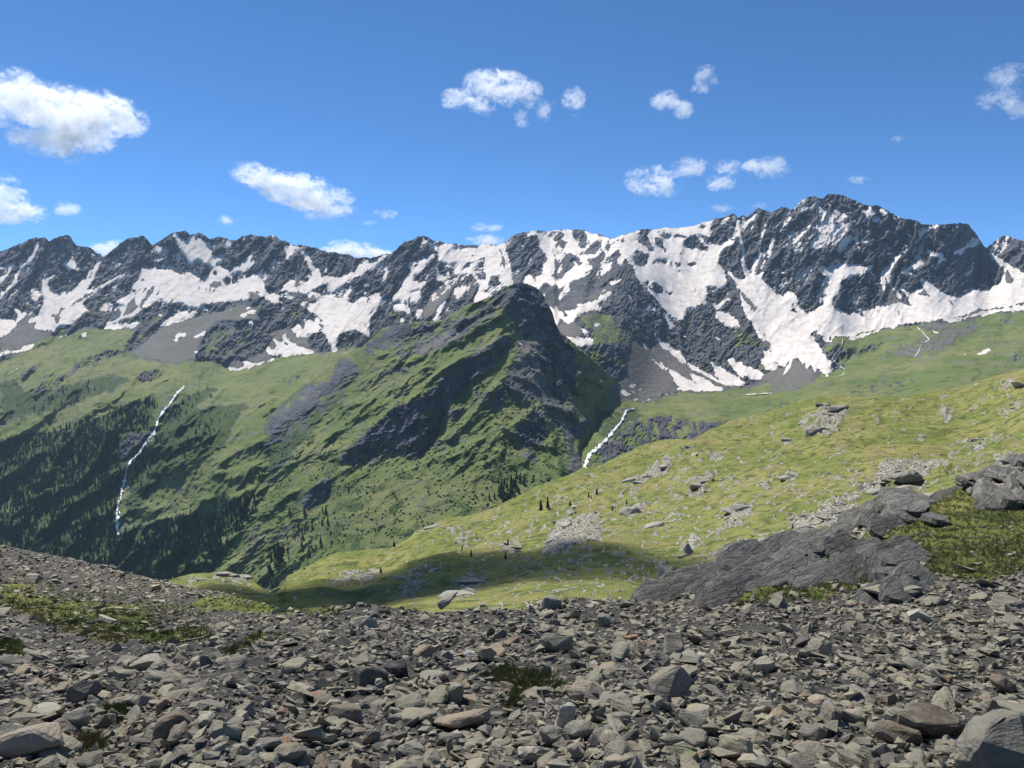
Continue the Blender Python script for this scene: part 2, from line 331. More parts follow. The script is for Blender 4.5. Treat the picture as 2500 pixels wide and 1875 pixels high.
SNOW_FAR = '''
T1
snow 1110,395 1095,450 1010,600 980,680 930,740 1050,735 1000,800 900,870 900,930 960,965 860,1030 760,1100 690,1135 640,1130 590,1190 520,1185 430,1170 380,1140 400,1070 300,1100 330,1050 420,1010 460,900 480,840 450,760 460,640 520,620 600,575 620,585 540,620 510,700 560,760 720,770 800,740 870,650 940,600 960,540 1060,450
scree 540,1030 700,930 860,830 1000,760 1040,735 990,790 840,880 660,980 640,1070 640,1110 600,1090 570,1040
snow 680,480 700,440 760,420 800,350 770,430 830,450 860,490 930,520 820,530 770,500 740,525 720,480
snow 0,480 60,480 150,450 200,420 110,500 90,590 0,680 0,610 60,590 90,530 30,520 0,530
snow 400,215 412,240 392,330 335,430 275,490 215,530 185,600 195,660 90,750 0,860 -100,900 0,760 50,750 140,650 155,600 215,510 295,420 365,330 385,260
snow 0,1040 70,1070 170,1085 200,1020 140,930 220,970 270,965 300,995 350,975 440,880 450,900 330,1000 180,1100 130,1170 30,1240 0,1240 -200,1300 -200,1100
snow.7 350,870 340,740 400,690 370,760 450,780 400,850
snow 970,340 1040,370 1000,385
snow 850,360 910,385 890,400
snow 430,330 490,270 480,300 440,340
snow 270,880 320,870 300,900
snow.8 1000,745 1150,655 1340,555 1440,515 1360,585 1180,675 1070,725
snow -200,1500 0,1410 120,1400 230,1380 380,1320 370,1350 240,1410 110,1430 0,1460 -200,1560
snow 620,1270 690,1225 750,1210 710,1240
snow 1530,510 1640,500 1720,530 1850,530 1900,570 1960,580 2060,540 2110,610 2212,640 2212,900 2100,930 2030,940 1990,890 1820,880 1740,870 1680,860 1600,920 1540,960 1440,1020 1350,1060 1250,1090 1130,1115 1250,1060 1310,1000 1300,950 1360,910 1290,890 1240,870 1310,840 1400,790 1420,720 1500,630 1520,570
scree 1320,1030 1370,940 1440,810 1470,760 1480,800 1460,900 1480,920 1440,970 1380,1000
scree 1500,920 1560,820 1640,710 1690,685 1660,760 1600,850 1540,910
scree 1680,790 1720,720 1730,720 1700,800
scree 1750,790 1790,720 1800,760
scree 1510,800 1560,720 1580,720 1540,800
rock 1690,860 1780,820 1760,850
rock 1510,650 1560,620 1570,650
snow 1110,1150 1190,1110 1400,1100 1550,1080 1440,1140 1300,1155
snow.9 1900,120 1940,180 2010,215 2100,210 2120,160 2212,220 2212,440 2120,420 2080,480 2030,430 1960,320 1910,240 1880,170
snow 1610,430 1750,400 1770,420 1690,440
snow 1620,350 1660,300 1680,265 1760,270 1750,350 1700,360 1670,310
snow 1700,1015 1740,1000 1780,1020 1740,1035
snow.8 1750,1080 1900,1020 1960,970 2060,1000 2140,960 2130,1000 2030,1050 1860,1100 1720,1140
snow 1880,1250 1980,1205 2010,1220 1920,1260
snow 2080,1410 2150,1400 2140,1425
snow 1830,1290 1930,1280 1880,1302
snow 870,1210 930,1200 930,1230 890,1230
T2
snow.95 100,150 130,130 170,190 250,210 300,140 330,150 340,190 420,200 450,230 490,220 500,290 510,340 560,375 640,360 660,400 620,450 560,460 560,500 520,510 440,440 370,420 330,420 280,370 230,320 190,290 150,230
snow.8 600,270 640,210 700,200 740,230 730,290 680,290
snow 830,190 870,165 890,200 850,210
snow.8 760,250 830,250 800,290
snow 0,520 100,570 200,590 290,540 320,610 370,620 400,650 440,600 500,560 560,500 600,480 640,515 720,520 800,470 880,420 900,380 980,360 920,430 990,420 980,470 900,520 870,560 880,620 950,600 1010,580 1060,510 1070,520 1030,610 1040,650 1080,680 1090,740 1130,780 1080,810 1020,830 940,760 900,850 780,860 640,870 560,880 440,890 380,930 320,940 250,890 100,870 0,850
rock 640,640 680,590 720,610 720,680 680,695 650,680
rock 730,570 790,540 870,560 860,620 800,640 790,690 740,690 740,620
rock 890,520 960,480 1020,490 1010,550 960,595 900,560
rock 520,560 570,530 585,570 540,585
scree 475,680 500,640 620,650 630,700 560,710 500,710
scree 890,740 910,730 930,760 1010,740 1050,770 980,775 1040,800 1000,840 950,800 910,790
scree 880,702 978,600 985,608
snow 1300,280 1340,260 1450,275 1470,290 1410,330 1380,380 1330,430 1320,350
snow.95 1470,330 1510,310 1570,380 1610,420 1600,470 1640,490 1690,540 1700,600 1770,580 1880,600 1890,640 1800,650 1700,690 1600,740 1530,785 1440,770 1380,760 1230,760 1320,690 1380,650 1480,640 1520,600 1560,580 1600,600 1610,570 1560,500 1540,430
rock 1510,640 1540,600 1580,620 1560,655
scree 1390,720 1430,640 1470,650 1440,700
snow 1737,560 1737,430 1755,430 1757,550
snow.85 1890,640 2060,540 2212,400 2212,460 2100,560 2000,620 1900,690
snow.95 1090,810 1180,780 1300,780 1280,820 1240,830 1260,880 1200,890 1160,880 1150,850 1100,850
snow.97 1560,880 1700,900 1800,880 1860,830 1960,830 1990,880 2050,890 2150,850 2212,810 2212,1180 2140,1180 2050,1170 1900,1210 1880,1240 1860,1290 1850,1370 1880,1400 1810,1405 1840,1330 1810,1270 1760,1230 1700,1190 1560,1220 1520,1260 1450,1250 1430,1200 1380,1160 1430,1110 1480,1150 1520,1140 1520,1060 1580,1060 1620,1110 1640,1060 1740,1100 1660,1020 1560,960
scree 1660,1110 1700,1100 1760,1150 1700,1140
scree 1970,1060 2020,1050 2000,1070
snow.5 1280,820 1400,780 1560,860 1660,900 1740,1080 1700,1060 1560,960 1430,880
snow.6 1540,790 1600,750 1700,800 1850,800 1850,840 1750,900 1600,880
rock 1680,760 1700,700 1850,650 1910,690 1870,740 1800,800 1730,800
rock 1860,800 1880,740 2000,640 2020,680 2000,740 1930,835
snow.97 1190,1270 1240,1300 1300,1330 1380,1350 1430,1340 1520,1350 1560,1390 1630,1415 1540,1430 1460,1435 1320,1460 1250,1440 1130,1440 1110,1400 1130,1350 1160,1400 1230,1410 1240,1370 1200,1320
snow 690,1530 720,1580 800,1590 870,1570 930,1520 840,1520 900,1560 1050,1520 1190,1485 1190,1497 1000,1555 850,1592 770,1607 720,1602
snow 1280,1250 1320,1200 1330,1260 1390,1320 1460,1370 1380,1350 1310,1290
snow 800,1020 880,980 940,960 1005,960 970,1010 860,1030
snow.8 880,940 910,915 960,930 900,950
snow 910,1090 960,1085 970,1130
snow 60,1300 90,1280 160,1280 130,1300
snow 110,1250 200,1210 240,1220 160,1260
snow 320,1250 450,1185 440,1230 340,1260
snow 310,1415 380,1400 370,1425
T3
snow.97 0,820 60,820 100,850 180,830 230,740 240,700 250,690 240,760 215,840 220,880 270,895 330,850 480,790 550,770 580,840 560,920 520,950 440,1010 450,1060 400,1130 460,1220 430,1260 380,1200 260,1160 160,1185 110,1210 60,1330 80,1395 60,1400 40,1330 0,1270
scree 380,1130 480,1000 550,930 540,980 470,1060 400,1140
snow.82 0,590 60,600 130,610 200,570 280,520 340,480 390,430 430,400 400,460 480,440 560,390 580,370 660,370 600,410 560,450 500,520 420,540 350,590 290,610 240,640 170,690 110,740 30,790 0,740
rock 60,590 110,520 260,490 290,520 240,570 130,610
rock 120,420 200,370 270,400 260,470 150,460
snow.9 620,470 640,500 660,540 650,600 600,690 560,720 590,640 620,570
snow 380,690 430,650 440,690 400,710
snow.8 370,770 430,760 400,790
snow 300,700 340,690 310,715
snow 880,440 950,440 1020,420 1160,340 1140,400 1060,470 1000,560 930,600 920,650 960,650 1000,670 1060,640 1030,720 950,750 890,770 870,850 870,900 890,970 910,1040 905,1090 880,1090 890,1010 820,970 780,970 720,960 710,910 800,900 800,850 700,860 700,820 770,750 800,690 820,640 880,590 910,550 870,490
rock 920,640 940,570 1010,565 980,640
rock 930,480 960,465 980,480 945,490
snow 880,790 1000,750 1010,800 960,880 900,880
snow 940,960 1010,940 1030,970 1000,1010 1010,1060 960,1060 950,1010
snow 790,1050 810,1030 830,1090 780,1100
snow.86 1030,160 1060,200 1150,260 1190,320 1230,260 1300,250 1380,260 1390,300 1540,300 1640,265 1720,255 1830,260 1900,230 1940,330 1960,420 1990,540 1990,700 1930,700 1900,640 1830,560 1760,640 1740,720 1660,760 1740,790 1790,790 1700,850 1600,890 1580,840 1640,700 1620,650 1540,720 1500,740 1400,860 1350,790 1380,690 1330,680 1310,620 1290,560 1320,470 1260,450 1200,440 1180,470 1200,560 1280,620 1260,660 1160,640 1180,560 1160,500 1200,400 1190,330 1090,250 1050,230 1010,290 970,270 1010,230
rock 1370,300 1390,250 1540,265 1540,300 1400,305
rock 1060,470 1200,390 1210,470 1170,520 1100,620 1060,650 1000,660 1010,600
rock 1000,760 1030,700 1150,620 1260,690 1200,780 1100,850 1000,870
rock.9 1310,640 1330,540 1400,580 1560,560 1620,640 1540,720 1370,720
rock 1300,560 1330,460 1390,430 1410,510 1360,580
rock 1440,540 1480,450 1560,440 1540,500
rock 1580,540 1640,440 1680,440 1700,560 1700,630 1640,640
scree 1860,290 1890,310 1920,400 1930,540 1890,420
rock 1760,600 1800,600 1920,690 1920,720 1830,770 1780,770 1730,740
rock.9 1750,570 1800,480 1860,560 1900,640 1830,580
snow 1140,1070 1180,1010 1210,930 1240,880 1270,840 1300,820 1270,900 1230,960 1200,1040 1190,1075
scree 1190,760 1280,650 1310,700 1290,800 1230,870 1140,1020 1040,1060 1040,960 1100,850
T4
snow.86 0,260 140,235 150,300 180,380 190,480 220,600 230,690 170,710 150,700 60,600 0,540
scree 80,290 110,330 150,480 150,540 110,420
snow.80 380,130 500,100 700,95 780,88 1000,98 1140,140 1250,180 1310,185 1540,115 1620,85 1560,200 1400,280 1370,300 1240,380 1110,500 1000,440 860,520 700,640 500,720 340,660 480,560
snow.95 390,140 440,100 520,110 560,160 600,130 620,170 610,240 680,290 670,370 700,440 650,560 680,650 700,680 620,680 560,660 500,720 440,690 350,650 380,580 440,560 480,640 540,540 560,460 620,420 640,360 580,260 520,220 500,160
cliff 150,260 200,190 340,118 380,140 300,210 260,280 170,300
cliff 180,330 330,200 430,150 500,160 500,240 560,330 600,400 560,470 560,560 540,590 480,600 480,660 430,600 370,560 340,640 280,640 220,560 190,440
cliff 620,180 660,110 770,95 780,160 760,220 690,220
cliff 680,240 760,200 830,220 800,270 790,330 860,380 910,480 860,520 830,570 680,640 640,580 680,440 660,350
cliff 850,130 900,95 1000,110 1040,200 1020,260 960,290 900,220
cliff 1000,340 1050,270 1130,210 1200,190 1190,280 1110,350 1040,360
rock 830,330 880,350 990,440 960,490 900,440
rock 1230,250 1270,200 1290,290 1260,330 1230,310
rock 1050,440 1150,370 1220,320 1230,400 1120,500 1060,470
snow 760,600 860,530 940,490 1000,440 1100,500 1060,560 1000,600 900,620 830,660 760,700 720,720 690,650
cliff 740,720 1040,580 1110,500 1240,380 1370,300 1480,420 1520,520 1600,620 1640,720 1780,860 1850,960 1900,1080 1960,1200 1700,1300 1500,960 1460,860 1340,700 1280,720 1100,720 1040,830 1000,890 930,860 870,790 760,780
cliff 500,720 590,665 660,690 720,730 740,780 660,840 600,850 540,780
scree.8 860,790 940,860 1000,890 1100,720 1280,720 1300,760 1200,800 1120,870
snow 1270,650 1330,650 1430,605 1380,650 1300,695
snow 600,870 620,920 680,960 700,1000 740,960 800,970 890,960 930,890 1000,890 1120,870 1200,800 1300,760 1290,790 1200,850 1120,900 1190,930 1170,970 1100,950 1000,980 920,1030 890,1060 880,1100 830,1115 760,1070 700,1010 680,1030 730,1070 700,1160 720,1220 650,1170 690,1100 670,1020
scree 740,960 770,950 820,1000 810,1040
scree 880,900 960,920 880,970
scree.9 730,1070 840,1120 900,1080 1000,1240 900,1240 760,1240 700,1180
grass.6 1000,1000 1150,990 1300,1020 1400,1150 1500,1250 1450,1400 1300,1350 1100,1330 1100,1200 950,1080
snow 760,1250 850,1250 910,1260 890,1230 960,1270 1090,1270 1090,1320 1020,1340 960,1350 930,1370 850,1310
snow 1110,1130 1120,1100 1180,1100 1150,1130
snow 940,1140 980,1160 1040,1190 1040,1240 1000,1210
snow 1380,320 1460,230 1560,220 1680,160 1740,90 2212,50 2212,100 2120,160 1980,180 1960,200 1940,190 1850,150 1780,130 1800,200 1880,260 1960,300 2212,300 2212,930 2100,940 2100,1020 2050,1070 1960,1040 1870,960 1820,880 1740,800 1680,720 1560,600 1540,480 1480,420
rock 1520,390 1570,300 1660,350 1640,440 1580,480 1510,420
rock 1650,360 1700,340 1680,460 1600,490
rock 1560,210 1680,150 1720,210 1740,290 1720,330 1640,260
rock 1760,170 1830,200 1900,320 1830,280
rock 1720,470 1770,420 1840,400 1910,440 1880,490 1800,450
rock 1930,480 1950,440 1970,510
rock 1970,460 2020,440 2010,500
rock 1730,690 1750,655 1810,690 1870,770 1820,790 1740,730
rock 1840,150 1890,115 1940,150 1940,190 1860,190
rock 1950,200 1990,150 2100,180 2000,170
cliff 2060,230 2150,170 2212,180 2212,290 2120,290
rock 1780,110 1830,110 1820,150
rock 1640,650 1700,640 1730,740 1690,730
rock 2100,450 2212,480 2180,530
rock 1990,560 2010,520 2070,590 2050,590
snow 1545,580 1565,600 1690,725 1650,712
snow 1745,845 1815,915 1780,905
snow 1840,980 1970,1160 1940,1160 1890,1060
snow 1508,1018 1575,1100 1556,1100
snow 1750,1200 1830,1280 1950,1400 2060,1525 1920,1405 1790,1295
snow 1620,1290 1685,1395 1645,1360
T5
snow 0,440 590,355 600,600 680,600 880,560 850,590 740,640 700,720 680,800 720,860 740,920 780,1000 760,1060 680,1080 600,1060 540,1060 560,1140 540,1200 560,1260 500,1240 400,1280 330,1300 310,1400 280,1430 220,1400 100,1290 0,1190
rock 70,520 100,465 170,500 170,545 110,545
rock 190,550 220,490 330,510 330,540 240,530
cliff 290,600 330,540 440,500 500,590 520,660 440,640 380,660 320,620
rock 450,490 600,520 590,580 560,610 500,540
rock 500,670 520,620 570,630 550,670
rock 0,520 60,560 110,640 130,690 90,680 40,610 0,600
rock 0,770 60,750 150,770 120,840 60,800 0,820
rock 155,830 180,780 200,860
rock 200,820 260,790 260,850 220,850
rock 320,810 430,790 440,830 390,850
rock 230,930 250,860 300,940 270,890
rock 0,1010 60,1050 100,1120 40,1140 0,1120
rock 100,1100 180,1130 160,1160
rock 400,1140 440,1060 430,1110
rock 460,1150 510,1110 490,1150
rock 480,440 530,370 550,430
cliff 590,500 620,400 780,340 880,400 880,550 680,605 600,600
cliff 680,800 740,700 880,570 920,700 930,960 880,970 830,920 740,860
snow 880,360 910,330 930,430 1000,360 1080,270 1100,260 1070,340 980,390 920,480 940,560 960,660 960,760 980,850 1040,950 1060,760 1110,720 1100,620 1130,530 1180,400 1200,360 1190,460 1140,580 1130,680 1160,730 1110,830 1080,880 1100,950 1180,890 1140,980 1220,1040 1300,1140 1370,1180 1450,1110 1530,1150 1540,1280 1640,1350 1740,1310 1850,1240 1870,1190 1840,1080 1900,1010 2000,910 2130,820 2212,830 2212,930 2130,940 2000,1000 2010,1060 1920,1180 1920,1270 2000,1320 2120,1380 2212,1370 2212,1560 2050,1570 1880,1600 1700,1560 1660,1659 1230,1659 1150,1659 1090,1500 980,1380 940,1280 920,1160 860,1000 780,900 800,890 900,990 980,980 940,860 920,800 930,700 920,580 890,480
snow 1210,750 1240,650 1260,540 1320,470 1390,350 1450,310 1490,310 1420,380 1360,440 1280,520 1270,620 1240,720
snow 1520,280 1590,220 1680,190 1780,105 1790,120 1700,190 1640,240
snow 1400,390 1510,330 1460,370
snow 1740,850 1800,840 1870,870 1950,860 2060,810 2120,820 2000,950 1900,980 1840,930
snow 1350,650 1450,580 1400,640
snow 1420,550 1490,480 1460,530
snow.8 1640,450 1780,380 1700,430
snow 1850,140 1880,190 1910,180
snow 720,360 800,310 830,280 780,340 700,390
snow.9 620,520 700,490 650,520
snow.9 780,430 850,400 830,420
snow 2110,800 2130,750 2130,810
snow.38 1600,430 1900,250 2150,300 2212,500 2000,650 1700,650 1500,700 1450,600
scree 870,1050 1000,1170 1100,1290 1060,1330 940,1180
scree.8 1040,1010 1080,1080 1170,1240 1110,1170
scree.9 1280,1450 1380,1500 1450,1550 1380,1560
rock 1460,1330 1500,1230 1530,1350
scree 1240,1180 1290,1240 1250,1220
scree 1050,1470 1190,1590 1150,1580
cliff 560,1090 620,1060 740,1080 760,1000 800,1000 880,1100 900,1200 950,1300 1020,1420 1080,1520 1150,1659 1000,1659 900,1530 850,1400 700,1300 640,1290 560,1200
snow 610,1240 700,1240 780,1180 820,1200 760,1220 690,1310 650,1290
snow.93 660,1320 760,1340 860,1400 920,1490 840,1500 760,1470 680,1420 640,1400
T6
snow 0,840 30,850 100,870 190,840 280,815 360,820 420,840 480,850 580,830 560,860 480,910 430,940 380,930 280,970 210,1020 230,1070 140,1180 140,1270 200,1320 50,1330 60,1200 100,1180 60,1100 120,1000 0,880
snow 0,1300 140,1290 200,1320 330,1390 360,1335 440,1380 560,1380 650,1290 690,1220 860,1210 1000,1280 960,1180 860,1080 870,1060 970,1130 1000,1110 1110,1080 1090,980 1120,965 1230,1050 1330,1120 1440,1170 1520,1170 1640,1130 1660,1080 1730,1100 1840,1110 1870,1060 1960,1020 1990,940 2000,870 1850,760 1870,730 1840,690 1920,740 2010,790 2100,850 2212,920 3200,1200 3200,1250 2212,1310 2060,1320 1900,1330 1760,1360 1580,1400 1460,1440 1280,1420 1080,1450 900,1480 760,1500 560,1540 400,1560 200,1590 50,1600 0,1600
snow 660,960 670,910 760,820 820,740 890,710 830,800 770,900 780,960 770,1040 830,1100 900,1180 860,1190 800,1100 740,1000 690,900 720,1000 710,1080 690,1220 680,1080
scree 690,1210 860,1200 960,1230 1040,1300 900,1220 780,1240 700,1280
scree.8 830,1300 860,1290 890,1380 850,1370
scree 1060,1140 1130,1070 1200,1170 1160,1180
scree 1360,1180 1490,1270 1430,1250
scree 840,1480 960,1440 1220,1420 1100,1450 940,1475
scree 1310,1405 1500,1380 1700,1310 1900,1285 2140,1275 1960,1305 1760,1325 1560,1395
scree 1990,1285 2212,1232 2400,1220 2212,1255
scree.9 1780,1268 1900,1218 1910,1228
scree.7 190,1330 330,1430 480,1490 300,1425
scree.85 720,1090 790,1080 830,1150 860,1200 720,1200
scree 2000,1000 2030,870 2110,990 2070,1030 2010,1010
snow 450,1330 560,1310 650,1230 650,1290 560,1370 500,1385
snow.9 900,690 1000,630 920,695
snow 890,900 980,840 1070,780 1080,730 1120,780 1130,830 1060,880 1000,850 960,900 1010,940 900,920
snow 1160,660 1230,690 1320,695 1340,740 1380,770 1280,810 1310,740 1210,730
snow 1420,720 1530,650 1650,590 1720,590 1630,630 1520,690
snow.9 1390,505 1520,438 1430,502
snow.8 1180,645 1300,560 1390,508 1260,605
snow.95 440,220 520,240 550,190 580,230 620,250 600,290 540,290 510,330 500,360 460,360 500,300
snow 600,310 660,330 640,360 580,350
snow 640,230 700,230 750,270 690,290
snow 510,450 550,440 520,480 500,480
snow 450,580 600,540 650,490 580,570 500,590
snow.9 390,560 430,480 405,560 435,640 445,700 420,650
snow.8 1060,430 1110,470 1100,500
snow 1150,440 1230,410 1300,390 1330,400 1220,440
snow.8 660,340 740,440 790,460 720,425
snow.8 800,310 850,330 830,360
snow.7 920,430 1000,520 1060,510 980,530
snow.7 1020,580 1090,540 1040,592
snow.36 0,200 200,230 300,400 250,560 100,600 0,620
T7
snow 480,800 560,870 680,930 800,1000 880,1060 890,1050 830,970 800,920 900,960 1010,1020 1180,1110 1040,1140 920,1130 780,1110 760,1130 680,1110 700,1080 620,1010 650,990 560,900 500,840
snow 420,490 490,560 600,680 720,790 840,880 1000,960 1130,1010 1230,1060 1180,1060 1020,980 850,900 700,790 560,660 440,540
snow 640,700 720,680 710,720 780,800 860,850 960,920 1050,960 1160,1030 1060,1000 900,900 760,820
snow 1030,800 1100,850 1200,900 1330,980 1410,1030 1390,1070 1280,1070 1160,1030 1090,960 1070,880
snow 1220,800 1280,770 1310,810 1360,810 1440,860 1560,900 1620,950 1570,1010 1480,1000 1380,940 1410,1000 1340,950 1280,880
snow 1490,400 1560,520 1640,620 1700,690 1690,720 1600,680 1620,760 1570,780 1620,850 1600,900 1700,900 1760,890 1730,790 1770,840 1840,850 1900,770 1880,860 1820,960 1850,950 1930,800 2000,750 2030,840 2060,800 2080,890 2110,800 2150,930 2212,850 2212,500 2100,480 1600,380
scree 1570,560 1640,560 1700,650 1690,720 1620,650
scree 1500,410 1560,430 1640,520 1600,530
rock.9 2100,500 2200,470 2260,640 2150,600
snow 60,1130 110,1110 185,1160 120,1180
snow 150,1070 190,1045 250,1060 180,1095
snow 130,1100 230,1145 190,1140
snow 240,1110 290,1095 280,1115
snow 200,1215 280,1215 230,1230
snow 540,1160 580,1150 580,1170
snow 610,1150 660,1160 640,1165
snow 388,755 430,785 535,895 440,825
snow 298,585 350,665 385,715 320,645
snow 185,315 245,395 218,370
snow 505,258 580,330 645,455 610,440 560,350
snow.9 720,508 792,540 760,543
snow.9 790,240 840,310 940,420 860,340 820,280
snow.9 1030,500 1100,550 1210,620 1100,565
snow.9 1070,350 1120,440 1115,480 1085,380
T8
snow 0,640 60,740 130,830 130,920 60,955 0,900
snow 280,578 400,540 560,490 660,468 520,522 380,562
snow 1670,720 1850,670 1850,690 1740,725
snow 1550,732 1590,715 1570,735
snow 870,635 940,615 920,632
snow 1210,465 1260,490 1340,490 1300,500 1240,495
snow.9 30,560 90,530 140,590 60,600
'''
paint_all(LAND, COVER_FAR); paint_all(LAND, SNOW_FAR)
print('labels', time.time() - T0)

BASE_FAR = [(-220, 650, 4200), (0, 613, 4200), (166, 573, 4150), (250, 628, 4300), (345, 574, 4050), (450, 564, 4050), (600, 580, 4050), (780, 610, 4050),
    (1030, 577, 4050), (1150, 598, 4150), (1300, 565, 3950), (1490, 582, 3900), (1570, 560, 3850), (1750, 520, 3650), (2040, 475, 3350), (2350, 545, 3250),
    (2405, 602, 3500), (2500, 585, 3500), (2720, 600, 3450),
    (150, 760, 3700), (100, 840, 3350), (560, 740, 3700), (330, 800, 3350), (560, 880, 3000), (700, 870, 2950), (600, 800, 3150), (820, 800, 3200), (860, 720, 3600),
    (-220, 900, 2900), (0, 900, 2820), (200, 920, 2700), (430, 945, 2450), (0, 1050, 2420), (200, 1050, 2320), (330, 1150, 2120), (285, 1305, 1920), (0, 1200, 2150),
    (100, 1330, 1940), (0, 1480, 1760), (-220, 1400, 1860), (350, 1450, 1740), (600, 1480, 1600), (600, 1000, 2220), (750, 920, 2400), (700, 1100, 1970), (600, 1300, 1720), (900, 1200, 1900),
    (1000, 700, 3650), (1000, 790, 3350), (1200, 720, 3500), (1350, 700, 3450), (1510, 612, 3250), (1620, 700, 2980), (1720, 640, 3350), (1450, 790, 2060), (1400, 740, 2200), (1363, 812, 1890), (1410, 860, 1855), (1460, 905, 1838),
    (1480, 840, 1960), (1515, 930, 1890), (1560, 960, 1930), (1450, 1000, 1800), (1540, 998, 1800), (1430, 1140, 1500), (1500, 1190, 1430), (1300, 1000, 1900), (1300, 850, 2200),
    (1700, 930, 2150), (1600, 900, 2230), (1750, 950, 2050), (1900, 900, 2300), (1650, 770, 2800), (1880, 760, 2800), (2100, 800, 2650), (2000, 640, 3080), (2300, 740, 2780), (2500, 720, 2750),
    (2500, 650, 3100), (2720, 720, 2800), (2200, 830, 2400), (2400, 860, 2030), (2500, 900, 1750), (2200, 950, 1700), (2000, 990, 1580), (1700, 1010, 1750), (1560, 1060, 1620), (1750, 1080, 1480),
    (2000, 1080, 1300), (2300, 1000, 1250), (2720, 900, 1500), (2700, 1100, 950), (1650, 1190, 1380)]
# coarse evaluation of the smooth land, then the steepness of what covers it
tmp = Raster(-220, 2720, 440, 1520, 8, (), ''); Bc = tps(BASE_FAR, tmp.U, tmp.V); B = tmp.sample(Bc, LAND.U, LAND.V)
a = {k: gblur(v, 1.3) for k, v in LAND.a.items()}
target = 53 * a['rock'] + 65 * a['cliff'] + 33 * a['snow'] + 34 * a['scree'] + 30 * a['grass'] + 32 * a['scrub']
weight = a['rock'] + a['cliff'] + a['snow'] * 0.9 + a['scree'] * 0.6
cl = line(LAND.U, CREST); weight = weight * sm(-4, 6, LAND.V - cl) * (1 - 0.75 * sm(1150, 1500, LAND.U) * sm(930, 980, LAND.V))
L_FAR = slope_solve(LAND, B, target, weight, 0.07, 650.0)

def far_ln(u, v):
    """ln distance of the far land along the ray through (u, v), with all its crags"""
    wu = u + 10 * fbm(u / 70, v / 70, 3, 41); wv = v + 10 * fbm(u / 70, v / 70, 3, 47)
    base = LAND.sample(L_FAR, u, v)
    rk = LAND.sample(a['rock'], u, v) + LAND.sample(a['cliff'], u, v); gr = LAND.sample(a['grass'], u, v); sb = LAND.sample(a['scrub'], u, v); sn = LAND.sample(a['snow'], u, v)
    # ribs lean to the left on the way down, more so on the left valley side; around the middle spur they fan the other way
    m = np.exp(-((u - 1640) / 150) ** 2) * sm(600, 680, v)
    acl, all_ = wu + 0.55 * wv, wv - 0.22 * wu; acr, alr = wu - 0.45 * wv, wv + 0.3 * wu
    r1 = ridged(acl / 62, all_ / 130, 4, 3) * (1 - m) + ridged(acr / 60, alr / 130, 4, 4) * m
    r2 = ridged(acl / 24, all_ / 42, 4, 9) * (1 - m) + ridged(acr / 24, alr / 44, 4, 10) * m
    r3 = 2.2 * (ridged((wu + 0.7 * wv) / 11, (wv - 0.3 * wu) / 15, 3, 15) - 0.42)
    r1b = ridged((.59 * wu + .81 * wv) / 74, (-.81 * wu + .59 * wv) / 190, 4, 23)
    rel = rk * (0.019 * (r1 - 0.45) + 0.0095 * (r2 - 0.4) + 0.0030 * r3)
    rel = rel + sn * (0.0055 * (r1 - 0.45) + 0.0016 * (r2 - 0.4)) + (gr + 1.3 * sb) * (0.026 * (r1b - 0.4) + 0.0050 * (r2 - 0.4) + 0.0010 * r3) * (1 - 0.85 * sm(1350, 1500, u))
    return base - rel * sm(2200, 1500, u) * 1.0 - rel * sm(1500, 2200, u), r1, r2
def cover_of(Rst, A, u, v, seed, amp=5.0):
    wu = u + amp * fbm(u / 22, v / 22, 4, seed); wv = v + amp * fbm(u / 22, v / 22, 4, seed + 5)
    bu = wu + 3.2 * amp * fbm(u / 75, v / 75, 3, seed + 9) + 1.2 * amp * fbm(u / 12, v / 12, 3, seed + 11); bv = wv + 3.2 * amp * fbm(u / 75, v / 75, 3, seed + 13)
    return {k: Rst.sample(x if k == 'snow' else gblur(x, 2.6), *((wu, wv) if k == 'snow' else (bu, bv))) for k, x in A.items()}

NC, NR = 1320, 400
uu = np.linspace(-200, 2700, NC)
crest = line(uu, CREST) + 3.0 * fbm(uu / 9, uu * 0 + 3.3, 4, 60) + 1.5 * fbm(uu / 26, uu * 0 + 1.3, 3, 63)
BOT = [(-200, 1470), (420, 1490), (640, 1490), (760, 1330), (860, 1180), (960, 900), (1000, 850), (1180, 770), (1260, 760), (1330, 830), (1352, 960), (1365, 1180), (1500, 1215), (1660, 1190), (1760, 1120), (1900, 1075), (2050, 1040), (2300, 1030), (2700, 1000)]
bot = line(uu, BOT)
ss = np.linspace(0, 1, NR)[:, None]
VV = crest[None, :] + (bot - crest)[None, :] * ss; UU = np.broadcast_to(uu[None, :], VV.shape)
lnD, r1, r2 = far_ln(UU, VV)
D = np.exp(lnD)
P = world_at(UU, VV, D)
cv = cover_of(LAND, {k: gblur(LAND.a[k], 0.55) for k in LAND.a}, UU, VV, 30, 4.0)
soft = LAND.sample(gblur(LAND.a['snow'], 2.6), UU, VV); frz = 0.6 * fbm(UU / 5, VV / 5, 3, 90) + 0.7 * fbm((UU + 0.6 * VV) / 7, (VV - 0.5 * UU) / 24, 3, 94)
snow = cv['snow'] + np.clip(5 * soft * (1 - soft), 0, 1) * (0.95 * (0.45 - r1) + 0.95 * (0.45 - r2) + 0.75 * frz)
# ribs of rock stand out of the upper snowfields
snow = snow - 1.1 * sm(0.50, 0.72, r2) * sm(0.40, 0.62, r1) * sm(-0.05, 0.22, fbm(UU / 70, VV / 45, 3, 96)) * sm(780, 700, VV) * (1 - sm(1480, 1560, UU) * sm(600, 660, VV))
